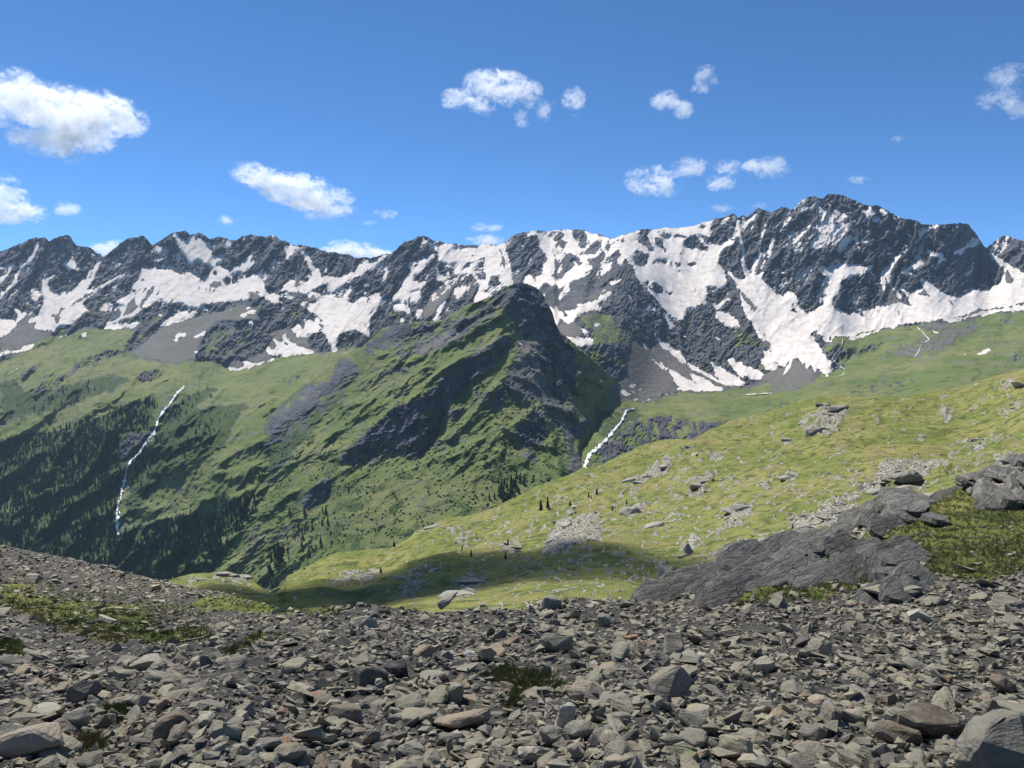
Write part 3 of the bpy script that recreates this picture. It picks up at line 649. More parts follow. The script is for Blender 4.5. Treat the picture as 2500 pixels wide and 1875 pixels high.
# odd snow crumbs left in the gullies of the high rock
snow = np.maximum(snow, np.where((VV < 760) & (cv['snow'] < 0.3), (0.80 - 1.30 * r1 - 0.85 * r2 + 0.30 * fbm(UU / 45, VV / 45, 3, 70) + 0.5 * frz), 0))
lg = ridged((0.5 * UU + 0.87 * VV) / 10, (0.87 * UU - 0.5 * VV) / 52, 3, 97)
snow = np.maximum(snow, np.where(cv['grass'] + cv['scree'] < 0.3, 0.9 * sm(0.62, 0.85, lg) * sm(1620, 1700, UU) * sm(700, 600, VV) * sm(-0.1, 0.2, fbm(UU / 50, VV / 50, 3, 99)), 0))
rockness = cv['rock'] + cv['cliff']
green_in_rock = rockness * sm(650, 800, VV) * sm(0.02, 0.3, fbm(UU / 60, VV / 40, 4, 75)) * 0.75 * (1 - sm(1950, 2100, UU) * (1 - sm(780, 900, VV)))
grass = cv['grass'] + green_in_rock * (1 - 0.6 * cv['cliff'])
rag = fbm(UU / 16, VV / 9, 4, 101)
for k in ('grass', 'scree', 'scrub'): cv[k] = cv[k] + np.clip(4 * cv[k] * (1 - cv[k]), 0, 1) * 0.7 * rag * (1 if k == 'grass' else -1)
grass = np.clip(grass + np.clip(4 * cv['grass'] * (1 - cv['grass']), 0, 1) * 0.7 * rag + 0.7 * cv['cliff'] * sm(0.30, 0.12, r2) * sm(760, 880, VV), 0, 1)
z_bump = cv['grass'] * (7.0 * fbm(P[..., 0] / 90, P[..., 1] / 90, 4, 80) + 2.0 * fbm(P[..., 0] / 22, P[..., 1] / 22, 3, 84))
P[..., 2] += z_bump * sm(0, 30, VV - crest[None, :])
att = np.stack([np.clip(snow, 0, 1), np.clip(grass, 0, 1), cv['scree'], cv['scrub']], -1)
# the back of the range, falling away behind the crest
back = [P[:1] + np.array([0, d, -d * 0.9]) for d in (700, 300, 60)]
PF = np.concatenate(back + [P], 0); AF = np.concatenate([att[:1]] * 3 + [att], 0)
fs = att[:-1, :-1, 0] > 0.5
fs = np.concatenate([np.zeros((3, fs.shape[1]), bool), fs], 0)
land_o = grid_mesh('mountain_range', PF, M_MOUNT, {'cover': AF}, True, ~fs)
tag(land_o, 'jagged grey mountain range with green lower slopes across the valley', None, None, 'structure')
snow_o = grid_mesh('snow', PF, M_MOUNT, {'cover': AF}, True, fs)
tag(snow_o, 'dusty pinkish white summer snowfields and snow-filled gullies on the mountain range', 'snow', None, 'stuff')
def facet(o, keep, rough):
    f = rough[keep] if keep is not None else rough.ravel()
    o.data.polygons.foreach_set('use_smooth', ~np.ascontiguousarray(f, bool))
rf = np.concatenate([np.ones((3, NC - 1), bool), (rockness[:-1, :-1] > 0.45) & (att[:-1, :-1, 0] < 0.5)], 0)
facet(land_o, ~fs, rf); facet(snow_o, fs, rf)
FAR_P, FAR_U, FAR_V = P, UU, VV
def far_point(u, v, up=0.0, near=0.0):
    l, _, _ = far_ln(np.asarray(u, float), np.asarray(v, float)); p = world_at(u, v, np.exp(l) * (1 - near)); p[..., 2] += up; return p
print('far', time.time() - T0)
# ------------------------------------------------------------------ the green mountain in the middle
MID = Raster(380, 1620, 660, 1520, 2, ('rock', 'cliff', 'snow', 'scree', 'grass', 'scrub'), 'grass')
COVER_MID = '''
W
scrub.28 380,1180 700,1050 900,1120 1000,1150 1150,1080 1350,1050 1420,1200 1000,1520 380,1520
scrub.5 480,1150 640,1000 760,930 860,960 760,1060 640,1180 520,1280
A2
rock.85 980,560 1060,495 1150,460 1270,500 1370,700 1520,900 1420,920 1300,780 1180,800 1060,640
rock.55 1100,1000 1240,780 1340,760 1480,900 1560,1000 1480,1100 1520,1300 1400,1400 1250,1180 1100,1150 950,1250 860,1150
rock.5 340,760 700,700 1000,560 1060,700 900,800 700,820 420,900
cliff 60,1540 150,1430 320,1280 450,1190 560,1150 690,1050 740,1170 700,1280 640,1400 590,1480 540,1540 420,1480 350,1500 220,1540 120,1560
cliff 680,1000 860,900 1000,830 1040,760 1120,800 1080,880 1000,960 930,1010 860,1000 820,1100 760,1160 700,1130
cliff 1060,600 1160,560 1280,600 1360,700 1340,740 1240,770 1160,740 1100,680
cliff 1100,1360 1160,1290 1260,1200 1310,1290 1330,1380 1290,1430 1210,1480 1140,1420
cliff 1420,1290 1500,1310 1580,1290 1560,1350 1520,1420 1470,1370
cliff 1300,870 1360,840 1450,880 1510,960 1440,980 1370,960 1310,920
cliff 1370,1070 1430,1030 1480,1020 1470,1070 1380,1110 1350,1130
cliff 0,1050 40,960 130,930 190,960 180,1030 100,1090 40,1120
cliff 220,860 330,760 450,715 560,700 680,705 640,740 480,780 330,850 240,900
cliff 740,750 840,680 980,600 1010,620 880,700 780,760
cliff.7 950,1180 1000,1080 1100,1130 1190,1140 1150,1180 1000,1220
cliff.6 740,1260 800,1190 840,1220 780,1300 740,1330
cliff.7 620,1450 690,1380 720,1400 660,1470
cliff.6 400,900 500,860 540,880 470,950
cliff.5 200,1060 330,1000 420,930 440,960 330,1050 230,1120
cliff.5 450,1000 540,940 560,960 480,1040
scree.68 500,870 640,790 840,740 780,800 700,850 560,900
scree.75 1040,960 1120,830 1240,760 1330,760 1290,830 1280,930 1300,1050 1350,1150 1400,1250 1440,1330 1480,1420 1520,1530 1540,1600 1440,1640 1460,1500 1400,1330 1330,1250 1250,1170 1150,1100 1080,1040
grass.8 1040,960 1110,850 1130,850 1100,960 1080,1040 980,1130 960,1080
scree.8 655,940 685,1040 750,1200 745,1340 700,1230 690,1100
scree.7 1150,1480 1215,1490 1260,1560 1220,1560
scree.4 340,1000 500,960 520,1000 420,1060
snow 1120,815 1180,838 1170,845
snow 1175,685 1205,700 1190,700
A4
cliff.9 1780,390 1950,230 1990,330 1900,470 1830,510 1800,460
cliff.9 1950,240 2200,60 2230,140 2100,300 1980,370
cliff.8 1520,690 1700,420 1800,510 1810,590 1700,720 1600,800 1530,740
cliff.9 2010,880 2100,800 2230,750 2230,880 2090,950
cliff.6 1250,420 1420,290 1560,250 1560,330 1420,420 1300,470
cliff.5 1080,840 1200,760 1340,690 1360,730 1220,830 1100,880
cliff.5 1840,1060 1900,1000 1960,1020 1930,1090 1860,1130
scree.6 1640,1200 1720,1090 1790,1040 1760,1110 1690,1190
grass.9 1480,1370 1600,1240 1750,1110 1900,980 2050,850 2080,870 1900,1040 1720,1210 1560,1380
A5
scree.4 870,960 930,830 1000,680 1020,680 960,820 900,960
'''
paint_all(MID, COVER_MID)
BASE_MID = [(1268, 690, 1900), (1350, 770, 1900), (1178, 732, 1960), (1060, 785, 2080), (934, 801, 2180), (881, 850, 2250), (1100, 700, 2150),
    (820, 890, 2330), (740, 950, 2340), (640, 1040, 2160), (560, 1110, 2070), (500, 1250, 1880), (440, 1420, 1770), (400, 1330, 1960), (700, 930, 2500), (500, 1000, 2400),
    (900, 900, 2050), (900, 1000, 1870), (900, 1100, 1700), (900, 1200, 1560), (900, 1300, 1450), (800, 1400, 1390), (700, 1450, 1420), (600, 1500, 1480), (560, 1400, 1600), (1050, 1270, 1360), (1000, 1400, 1230),
    (1050, 1100, 1580), (1050, 1000, 1700), (1050, 900, 1830), (1200, 850, 1790), (1200, 1000, 1620), (1200, 1150, 1470), (1200, 1260, 1360), (1300, 1200, 1400), (700, 1200, 1680), (720, 1050, 1950), (640, 1150, 1860), (600, 1300, 1670),
    (1300, 850, 1785), (1330, 900, 1755), (1350, 950, 1715), (1380, 900, 1790), (1400, 950, 1750), (1440, 960, 1800), (1300, 1000, 1655), (1400, 1000, 1690), (1450, 1000, 1770), (1400, 1090, 1560), (1386, 1151, 1440),
    (1363, 814, 1900), (1412, 860, 1872), (1462, 905, 1862), (1520, 955, 1930), (1490, 1000, 1880), (1450, 1110, 1640), (1420, 1200, 1430), (1560, 1040, 2000), (1600, 1150, 1700)]
tmp = Raster(380, 1620, 660, 1520, 8, (), ''); B = tmp.sample(tps(BASE_MID, tmp.U, tmp.V), MID.U, MID.V)
am = {k: gblur(v, 1.2) for k, v in MID.a.items()}
target = 52 * am['rock'] + 72 * am['cliff'] + 30 * am['snow'] + 34 * am['scree'] + 33 * am['grass'] + 33 * am['scrub']
weight = am['rock'] * 0.6 + am['cliff'] + am['snow'] * 0.5 + am['scree'] * 0.4 + 0.45 * (am['grass'] + am['scrub'])
TOP_MID = [(380, 1360), (480, 1240), (560, 1100), (640, 1030), (740, 940), (820, 885), (881, 850), (934, 801), (983, 791), (1028, 785), (1060, 785), (1085, 781), (1109, 764), (1142, 744), (1178, 732), (1207, 720), (1231, 703), (1268, 690), (1296, 697),
           (1317, 707), (1333, 732), (1349, 764), (1355, 788), (1365, 808), (1415, 850), (1465, 895), (1525, 948), (1560, 1010), (1600, 1100)]
weight = weight * sm(-4, 8, MID.V - line(MID.U, TOP_MID)) * (1 - sm(1380, 1450, MID.U)) * sm(-10, 90, MID.V + 0.72 * (MID.U - 880) - 860 + 0 * MID.U)
turn = 0.0024 * (am['cliff'] - gblur(am['cliff'], 30.0)) * sm(-10, 90, MID.V + 0.72 * (MID.U - 880) - 860) * sm(1290, 1190, MID.U)      # walls turn to the right, turf ramps to the left
L_MID = slope_solve(MID, B, target, weight, 0.2, 2500.0, turn)
def mid_ln(u, v):
    wu = u + 12 * fbm(u / 70, v / 70, 4, 141); wv = v + 12 * fbm(u / 70, v / 70, 4, 147); ck = MID.sample(am['cliff'], u, v)
    base = MID.sample(L_MID, u, v)
    rk = MID.sample(am['rock'], u, v) + MID.sample(am['cliff'], u, v); sb = MID.sample(am['scrub'], u, v); sn = MID.sample(am['snow'], u, v); cr = MID.sample(am['scree'], u, v)
    m = sm(1210, 1300, u + 0.12 * (v - 700))
    acl = .59 * wu + .81 * wv; all_ = -.81 * wu + .59 * wv; acr = -.75 * wu + .66 * wv; alr = .66 * wu + .75 * wv
    r1 = ridged(acl / 58, all_ / 210, 4, 103) * (1 - m) + ridged(acr / 60, alr / 120, 4, 104) * m
    r2 = ridged(acl / 21, all_ / 56, 4, 109) * (1 - m) + ridged(acr / 24, alr / 50, 4, 110) * m
    r3 = 2.2 * (ridged((.59 * wu + .81 * wv) / 10, (-.81 * wu + .59 * wv) / 17, 3, 115) - 0.42)
    edge = sm(-10, 60, v + 0.72 * (u - 880) - 860)
    rel = (1 - sn) * ((0.024 + 0.004 * rk - 0.012 * cr - 0.018 * ck) * (r1 - 0.42) + (0.0065 + 0.003 * rk - 0.003 * cr - 0.004 * ck) * (r2 - 0.4) + (0.0010 + 0.0012 * rk + 0.0010 * sb) * r3)
    low = 1 - 0.78 * sm(1080, 1200, v) * sm(640, 800, u)          # the foot of the mountain is an even, shrubby fan
    return base - rel * edge * low, r1, r2
NC, NR = 620, 390
uu = np.linspace(385, 1600, NC)
top = line(uu, TOP_MID) + (2.4 * fbm(uu / 9, uu * 0 + 5.3, 4, 160) + 4.0 * fbm(uu / 30, uu * 0 + 8.3, 3, 163) * sm(1180, 1240, uu)) * sm(860, 900, uu)
BOTM = [(380, 1500), (800, 1500), (830, 1430), (950, 1400), (1060, 1345), (1240, 1285), (1387, 1220), (1500, 1190), (1600, 1150)]
bot = line(uu, BOTM)
VV = top[None, :] + (bot - top)[None, :] * np.linspace(0, 1, NR)[:, None]; UU = np.broadcast_to(uu[None, :], VV.shape)
lnD, r1, r2 = mid_ln(UU, VV); P = world_at(UU, VV, np.exp(lnD))
cv = cover_of(MID, {k: gblur(MID.a[k], 0.8) for k in MID.a}, UU, VV, 130)
g = cv['grass'] + 0.35 * cv['rock'] * sm(0, 0.3, fbm(UU / 30, VV / 30, 4, 175)) + 0.8 * (0.45 - r2) * cv['cliff'] * sm(0.0, 0.3, fbm(UU / 40, VV / 30, 3, 178))
dark = cv['scrub'] + 0.5 * cv['grass'] * sm(0.05, 0.35, fbm(UU / 50, VV / 50, 4, 181)) * sm(820, 1000, VV)
rag = fbm(UU / 15, VV / 9, 4, 185); c4 = np.clip(4 * cv['cliff'] * (1 - cv['cliff']), 0, 1)
g = np.clip(g + 0.8 * rag * c4 + 0.75 * cv['cliff'] * sm(0.32, 0.12, r2) * sm(-0.1, 0.25, fbm(UU / 35, VV / 25, 3, 187)), 0, 1)
for k in ('scree', 'scrub'): cv[k] = np.clip(cv[k] + 0.8 * rag * np.clip(4 * cv[k] * (1 - cv[k]), 0, 1), 0, 1)
att = np.stack([np.clip(cv['snow'] * 1.3, 0, 1), g, cv['scree'], np.clip(dark, 0, 1)], -1)
back = [P[:1] + np.array([0, d, -d * 1.0]) for d in (900, 300, 40)]
PM = np.concatenate(back + [P], 0); AM = np.concatenate([att[:1]] * 3 + [att], 0)
mid_o = grid_mesh('green_mountain', PM, M_MOUNT, {'cover': AM}, True)
facet(mid_o, None, np.concatenate([np.ones((3, NC - 1), bool), ((cv['rock'] + cv['cliff'] + 0.6 * cv['scree'])[:-1, :-1] > 0.4)], 0))
tag(mid_o, 'green mountain with dark cliff bands and a rocky summit in mid valley', None, None, 'structure')
def mid_point(u, v, up=0.0, near=0.0):
    l, _, _ = mid_ln(np.asarray(u, float), np.asarray(v, float)); p = world_at(u, v, np.exp(l) * (1 - near)); p[..., 2] += up; return p
print('mid', time.time() - T0)
# ------------------------------------------------------------------ the sunny hillside and the ground at our feet
def hill_material():
    N = Nodes('hillside_turf_and_rock')
    at = N.n('Attribute', attribute_name='cover'); sep = N.n('SeparateColor'); N.l(at.outputs['Color'], sep.inputs[0])
    rockm, dry, scree = sep.outputs[0], sep.outputs[1], sep.outputs[2]
    pos = N.n('NewGeometry').outputs['Position']
    nb = N.noise(pos, 0.03, 5, 0.6); nm = N.noise(pos, 0.25, 6, 0.65); nf = N.noise(pos, 1.6, 6, 0.7); nx = N.noise(pos, 7.0, 5, 0.7)
    g = N.mix(N.ramp(nb, 0.38, 0.62), (0.135, 0.165, 0.036), (0.230, 0.215, 0.070))
    g = N.mix(N.ramp(nm, 0.44, 0.62), g, (0.068, 0.088, 0.024))
    g = N.mix(N.math('MULTIPLY', N.ramp(nf, 0.50, 0.75), 0.6), g, (0.245, 0.225, 0.105))
    g = N.mix(N.math('MULTIPLY', N.ramp(nx, 0.50, 0.72), 0.55), g, (0.040, 0.058, 0.014))
    g = N.mix(N.math('MULTIPLY', dry, N.ramp(nf, 0.2, 0.6)), g, (0.23, 0.175, 0.085))
    vo = N.voro(N.vscale(pos, (1, 1, 1.6)), 0.8, 'DISTANCE_TO_EDGE'); crack = N.ramp(vo.outputs['Distance'], 0.0, 0.10)
    r = N.mix(N.ramp(nm, 0.3, 0.7), (0.23, 0.215, 0.18), (0.40, 0.375, 0.315))
    r = N.mix(N.math('MULTIPLY', N.ramp(nf, 0.45, 0.7), 0.7), r, (0.47, 0.445, 0.37))
    r = N.mix(N.math('MULTIPLY', N.ramp(nx, 0.50, 0.75), 0.6), r, (0.12, 0.115, 0.10))
    r = N.mix(N.math('SUBTRACT', 1.0, crack), r, (0.07, 0.068, 0.06))
    s = N.mix(N.ramp(nx, 0.3, 0.7), (0.045, 0.041, 0.035), (0.13, 0.12, 0.104))
    j = N.math('MULTIPLY_ADD', N.math('ADD', nf, nm), 0.6, -0.6)
    er = N.ramp(N.math('ADD', rockm, j), 0.33, 0.50); es = N.ramp(N.math('ADD', scree, j), 0.42, 0.58)
    c = N.mix(es, g, s); c = N.mix(er, c, r)
    h = N.math('ADD', N.math('MULTIPLY', nf, 0.35), N.math('MULTIPLY', nx, 0.10))
    h = N.math('ADD', h, N.math('MULTIPLY', N.math('MULTIPLY', N.math('MULTIPLY', crack, er), nm), 0.6))
    return N.finish(c, 0.92, h, 1.0, 0.8, 0.12)
M_HILL = hill_material()

HILL = Raster(280, 2720, 820, 1560, 2, ('grass', 'rock', 'dry', 'scree'), 'grass')
COVER_HILL = '''
B1
rock.9 1170,1030 1200,900 1270,780 1400,760 1560,740 1700,830 1680,950 1560,1010 1480,1020 1300,1090 1230,1100
rock.6 280,880 340,850 440,850 520,900 540,960 450,1020 390,960 400,910
rock.75 670,1040 800,970 900,960 970,1000 960,1080 850,1060 760,1040
rock 1340,720 1400,680 1450,690 1410,750
rock.7 1670,740 1760,700 1790,740
rock.9 1860,720 1940,640 2040,620 2070,640 1990,700 1960,760 1870,770
rock.55 1800,470 1900,390 2100,260 2260,200 2260,330 2000,480 1880,510
rock.5 1420,560 1580,520 1720,500 1760,520 1600,560
rock 230,1470 300,1420 420,1390 560,1370 590,1410 480,1470 330,1480
rock.9 410,1300 520,1250 680,1290 660,1320 560,1340 440,1350
rock.7 920,1390 1080,1330 1210,1330 1050,1370
rock.7 0,1210 100,1180 300,1170 360,1185 200,1220 0,1260
rock.9 1390,1060 1480,1050 1590,1070 1560,1090
rock.7 1230,1160 1480,1110 1600,1130 1400,1170
rock 2120,1200 2150,1150 2230,1130 2230,1260
rock.6 1950,830 2100,800 2230,790 2100,860 2000,860
B2
rock.5 0,380 20,330 100,290 300,260 500,240 380,330 200,290 120,330
rock.7 200,500 270,420 400,380 330,440 340,510 250,530
rock.6 400,480 470,390 500,400 450,490
rock 630,490 680,450 720,460 700,510
rock.9 440,640 500,580 610,580 620,640 500,660
rock 400,690 500,660 580,690 540,720 430,715
rock.9 320,760 380,730 430,750 400,770
rock 170,900 200,770 280,770 230,850 200,910
rock.9 380,870 480,820 620,790 600,870 480,900 400,930 280,950
rock.7 50,700 100,680 240,650 130,690
rock.7 780,390 830,360 890,390 880,440 820,440
rock 890,90 960,80 1020,160 940,150
rock.9 740,200 820,180 860,200 800,215
rock.6 880,60 1000,0 1190,0 1150,60 1080,190 1000,160 1000,80
rock.9 760,700 900,640 1050,600 1269,480 1269,680 1080,740 960,745 820,700
dry.8 1090,190 1180,120 1269,110 1269,140 1180,160 1110,200
B3
rock 360,800 380,740 480,715 640,715 830,730 790,780 640,770 540,810 430,830 410,890 350,935 345,850
rock.6 0,350 120,350 170,390 130,480 60,580 0,560
rock.8 320,410 360,410 390,460 350,475
rock.8 520,360 600,355 570,380
rock.8 740,400 800,385 900,420 860,445 770,450
rock.8 1150,215 1200,190 1260,240 1160,270 1040,275
rock.6 910,380 1020,345 1080,340 960,385
rock.7 1080,420 1130,390 1269,340 1269,380 1140,435
rock.6 870,610 1000,570 1150,550 1240,530 1100,590 960,630
rock.7 1050,670 1269,640 1269,700 1120,730
rock.6 940,670 1030,650 1040,730 960,690
rock.6 540,680 640,655 700,670 600,700
scree.8 200,910 290,820 350,800 350,890
rock.6 400,930 560,860 720,860 600,900 430,940
dry.6 250,650 320,600 420,620 400,660 300,670
dry.4 800,250 1100,150 1269,120 1269,200 1000,220
dry.5 480,700 560,640 700,600 900,560 700,660
B5
rock.85 490,370 560,300 640,290 700,300 640,350 530,380
rock.75 800,350 880,300 1060,275 960,300 860,345
rock.9 410,365 520,310 570,290 550,330 450,370
rock.6 760,450 800,400 850,345 940,340 900,420 820,440
rock 990,450 1060,410 1180,395 1200,420 1120,450 1000,460
rock.8 840,130 920,80 1000,60 1000,90 880,120
A4
rock.6 1170,1420 1300,1385 1400,1400 1350,1440
rock.9 1430,1410 1450,1375 1530,1368 1560,1400 1620,1400 1700,1430 1740,1470 1640,1440 1500,1420
'''
paint_all(HILL, COVER_HILL)
BASE_HILL = [(2720, 840, 520), (2500, 897, 480), (2330, 955, 520), (2100, 967, 540), (1950, 980, 560), (1785, 1028, 520), (1650, 1073, 480), (1450, 1143, 450), (1240, 1222, 420), (1060, 1276, 400), (950, 1338, 360), (820, 1348, 350),
    (700, 1406, 300), (553, 1395, 230), (423, 1414, 220), (300, 1430, 215),
    (2500, 1100, 230), (2200, 1100, 290), (2000, 1050, 390), (1900, 1200, 240), (2200, 1200, 200), (1700, 1200, 300), (1500, 1250, 300), (1300, 1300, 290), (1600, 1350, 170), (1800, 1350, 140), (1150, 1350, 265), (950, 1395, 270),
    (850, 1430, 220), (1300, 1380, 180), (1300, 1450, 80), (1000, 1440, 150), (1500, 1430, 90), (1000, 1500, 60), (1300, 1520, 50), (700, 1450, 180), (600, 1440, 190), (650, 1500, 120), (450, 1460, 175), (800, 1500, 90), (1600, 1480, 65),
    (1900, 1450, 75), (2300, 1350, 85), (2600, 1200, 120), (2600, 1300, 90)]
tmp = Raster(280, 2720, 820, 1560, 8, (), ''); L_HILL = tmp.sample(tps(BASE_HILL, tmp.U, tmp.V), HILL.U, HILL.V)
ah = {k: gblur(v, 1.2) for k, v in HILL.a.items()}
TOP_HILL = [(300, 1440), (380, 1430), (423, 1414), (470, 1401), (520, 1398), (553, 1394), (600, 1406), (629, 1428), (665, 1450), (682, 1442), (700, 1406), (772, 1370), (823, 1348), (953, 1338), (997, 1316), (1011, 1298), (1062, 1276), (1098, 1262), (1170, 1251), (1213, 1236), (1242, 1222),
            (1315, 1186), (1387, 1160), (1423, 1142), (1451, 1143), (1512, 1114), (1565, 1086), (1614, 1074), (1654, 1072), (1692, 1071), (1726, 1053), (1785, 1028), (1839, 1014), (1907, 996), (1952, 980), (2013, 971), (2045, 962), (2102, 969), (2158, 963), (2199, 969), (2249, 960), (2312, 951), (2353, 940), (2429, 917), (2500, 899), (2700, 835)]
def hill_point(u, v):
    u = np.asarray(u, float); v = np.asarray(v, float)
    d = np.exp(HILL.sample(L_HILL, u, v)); p = world_at(u, v, d)
    x, y = p[..., 0], p[..., 1]; rk = HILL.sample(ah['rock'], u, v)
    edge = sm(0, 25, v - line(u, TOP_HILL))
    s = np.clip(d / 250, 0.25, 1.6)
    z = 3.6 * s * fbm(x / 45, y / 45, 4, 201) + 1.1 * s * fbm(x / 11, y / 11, 4, 207) + 0.5 * np.clip(s, 0.4, 1) * fbm(x / 3.2, y / 3.2, 3, 209)
    st = (x * 0.55 + y * 0.83); ac = (x * 0.83 - y * 0.55)
    z = z + rk * s * (1.5 * ridged(st / 16 , ac / 8, 4, 211) + 0.8 * ridged(st / 4, ac / 3, 3, 214) - 0.5)
    p[..., 2] += z * (0.25 + 0.75 * edge)
    return p
NC, NR = 620, 250
uu = np.linspace(300, 2700, NC)
top = line(uu, TOP_HILL) + 0.8 * fbm(uu / 12, uu * 0 + 2.2, 3, 220)
bot = line(uu, [(300, 1500), (600, 1530), (1300, 1530), (1560, 1525), (1650, 1480), (1900, 1420), (2130, 1320), (2300, 1280), (2700, 1200)])
VV = top[None, :] + (bot - top)[None, :] * (np.linspace(0, 1, NR) ** 0.95)[:, None]; UU = np.broadcast_to(uu[None, :], VV.shape)
P = hill_point(UU, VV)
cv = cover_of(HILL, {k: gblur(HILL.a[k], 0.8) for k in HILL.a}, UU, VV, 230, 6.0)
spots = sm(0.12, 0.36, fbm(UU / 16, VV / 7, 4, 240)) * 0.75 * sm(1120, 1200, VV + 0.05 * (UU - 1400)) + sm(0.20, 0.42, fbm(UU / 26, VV / 8, 4, 245)) * 0.62
ledge = ridged((0.42 * UU + VV) / 11, (UU - 0.42 * VV) / 70, 4, 255); zone = sm(-0.15, 0.2, fbm(UU / 110, VV / 60, 3, 257)) * sm(1080, 1200, VV + 0.12 * (UU - 1500)) * sm(1000, 1150, UU)
spots = np.maximum(spots, 0.85 * sm(0.50, 0.72, ledge) * zone)
fr = np.clip(0.80 + 1.5 * fbm(UU / 13, VV / 7, 4, 260), 0, 1.15)
att = np.stack([np.clip(cv['rock'] * fr + spots * (1 - cv['rock']) * (0.6 + 0.4 * sm(1000, 1500, UU)), 0, 1), np.clip(cv['dry'] + 0.35 * sm(0.05, 0.4, fbm(UU / 90, VV / 40, 3, 250)), 0, 1), cv['scree'], np.zeros_like(UU)], -1)
dd = P[:1, :, 1:2]
back = [P[:1] + np.concatenate([0 * dd, dd * k, -dd * k * 0.75], -1) for k in (1.2, 0.5, 0.12)]
PH = np.concatenate(back + [P], 0); AH = np.concatenate([att[:1]] * 3 + [att], 0)
hill_o = grid_mesh('grassy_hill', PH, M_HILL, {'cover': AH}, True)
tag(hill_o, 'sunlit grassy hillside scattered with pale rock outcrops', None, None, 'structure')

# ---- near ground: scree slope with turf and slabs
NEAR = Raster(-220, 2720, 1020, 1960, 3, ('scree', 'rock', 'grass', 'dry'), 'scree')
COVER_NEAR = '''
A6
grass.9 700,1190 900,1090 1100,1060 1300,960 1500,860 1650,760 1900,640 2212,620 2700,560 2700,1080 2212,1110 2000,1140 1750,1130 1500,1110 1300,1200 1100,1240 800,1260 560,1250
rock 170,1265 330,1165 600,1065 800,1005 960,915 1080,895 1280,950 1200,1000 1060,1090 900,1140 830,1200 700,1220 500,1240 300,1275
rock.9 1090,1160 1200,1090 1330,1100 1290,1140 1160,1170
rock.9 1300,1000 1400,980 1600,990 1680,1030 1500,1060 1330,1060 1250,1060
rock 1180,890 1420,720 1560,675 1740,665 1640,760 1500,850 1440,900 1300,920
rock 1880,640 1900,585 2100,545 2212,500 2700,400 2700,700 2212,740 2000,750 1940,700
rock.8 1390,1190 1500,1130 1640,1140 1660,1220 1420,1230
rock.9 1680,830 1820,800 1800,830 1700,850
rock.8 1680,920 1740,900 1730,935
F1
grass.45 -400,360 0,350 700,400 1100,440 1500,520 1300,640 900,600 500,540 0,560 -400,560
grass.5 -400,330 0,330 300,330 560,370 520,390 300,370 0,380 -400,380
grass.75 -400,400 0,400 200,420 400,500 800,520 1000,560 1100,600 1000,640 800,640 1300,650 1440,650 1450,700 1300,760 1000,760 700,720 500,680 300,640 150,560 0,480 -400,480
grass -400,700 0,710 120,740 230,820 200,860 60,830 0,800 -400,800
dry.9 100,510 240,520 350,590 420,640 700,680 900,720 900,760 700,740 400,660 300,610 200,580
grass.8 1720,680 1960,680 1940,740 1700,760 1560,830 1480,800 1600,770
grass.8 1400,430 1800,430 2212,470 2350,500 2300,560 1900,550 1500,540 1300,480
grass.8 690,1180 830,1130 860,1200 760,1280
dry.8 500,1380 660,1360 700,1440 560,1470
F2
grass.95 900,620 1050,590 1230,600 1400,650 1440,690 1350,720 1200,700 1130,750 1160,790 1050,810 1120,700 1000,650
'''
paint_all(NEAR, COVER_NEAR)
def gd(py): return 1.65 / (abs(ray(1250, py)[1]) - 0.245)
BASE_NEAR = [(x, y, gd(y)) for x in (300, 800, 1300, 1800) for y in (1960, 1850, 1750, 1680, 1600)]
BASE_NEAR += [(x, y, gd(y) * k) for x, k in ((-220, 1.0), (2720, 0.95)) for y in (1960, 1850, 1750)]
BASE_NEAR += [(800, 1550, 11.5), (1000, 1540, 11.5), (1300, 1540, 11.2), (1600, 1540, 11), (860, 1475, 17), (1062, 1493, 15.5), (1170, 1482, 15.8), (1333, 1464, 16.5), (1460, 1460, 16.5), (1581, 1467, 16.5),
    (-220, 1290, 78), (0, 1330, 70), (200, 1372, 60), (420, 1425, 50), (560, 1450, 44), (650, 1474, 36), (720, 1488, 24), (0, 1600, 10.5), (0, 1500, 18), (0, 1420, 34), (-220, 1400, 40), (300, 1500, 20), (300, 1450, 32), (600, 1510, 19), (500, 1550, 13),
    (2500, 1600, 8.8), (2500, 1450, 14.5), (2500, 1300, 26), (2500, 1130, 46), (2720, 1060, 48), (2720, 1300, 26), (2200, 1450, 15), (2200, 1400, 18), (2200, 1300, 27), (2200, 1212, 38), (1900, 1470, 14.5), (1900, 1400, 20), (1870, 1349, 25), (1650, 1435, 19.5), (1600, 1490, 15.5), (2050, 1310, 30), (2130, 1240, 35)]
tmp = Raster(-220, 2720, 1020, 1960, 9, (), ''); L_NEAR = tmp.sample(tps(BASE_NEAR, tmp.U, tmp.V), NEAR.U, NEAR.V)
an = {k: gblur(v, 1.5) for k, v in NEAR.a.items()}
TOP_NEAR = [(-220, 1290), (0, 1330), (200, 1370), (420, 1424), (560, 1450), (640, 1472), (700, 1490), (783, 1482), (852, 1475), (953, 1482), (1062, 1496), (1170, 1486), (1279, 1489), (1333, 1470), (1387, 1459), (1460, 1464), (1581, 1467), (1590, 1453), (1649, 1435), (1690, 1413), (1753, 1390), (1816, 1371), (1870, 1348),
            (1934, 1317), (1988, 1310), (2033, 1308), (2069, 1285), (2133, 1235), (2169, 1213), (2205, 1211), (2277, 1204), (2350, 1181), (2363, 1168), (2404, 1167), (2449, 1147), (2500, 1131), (2720, 1058)]
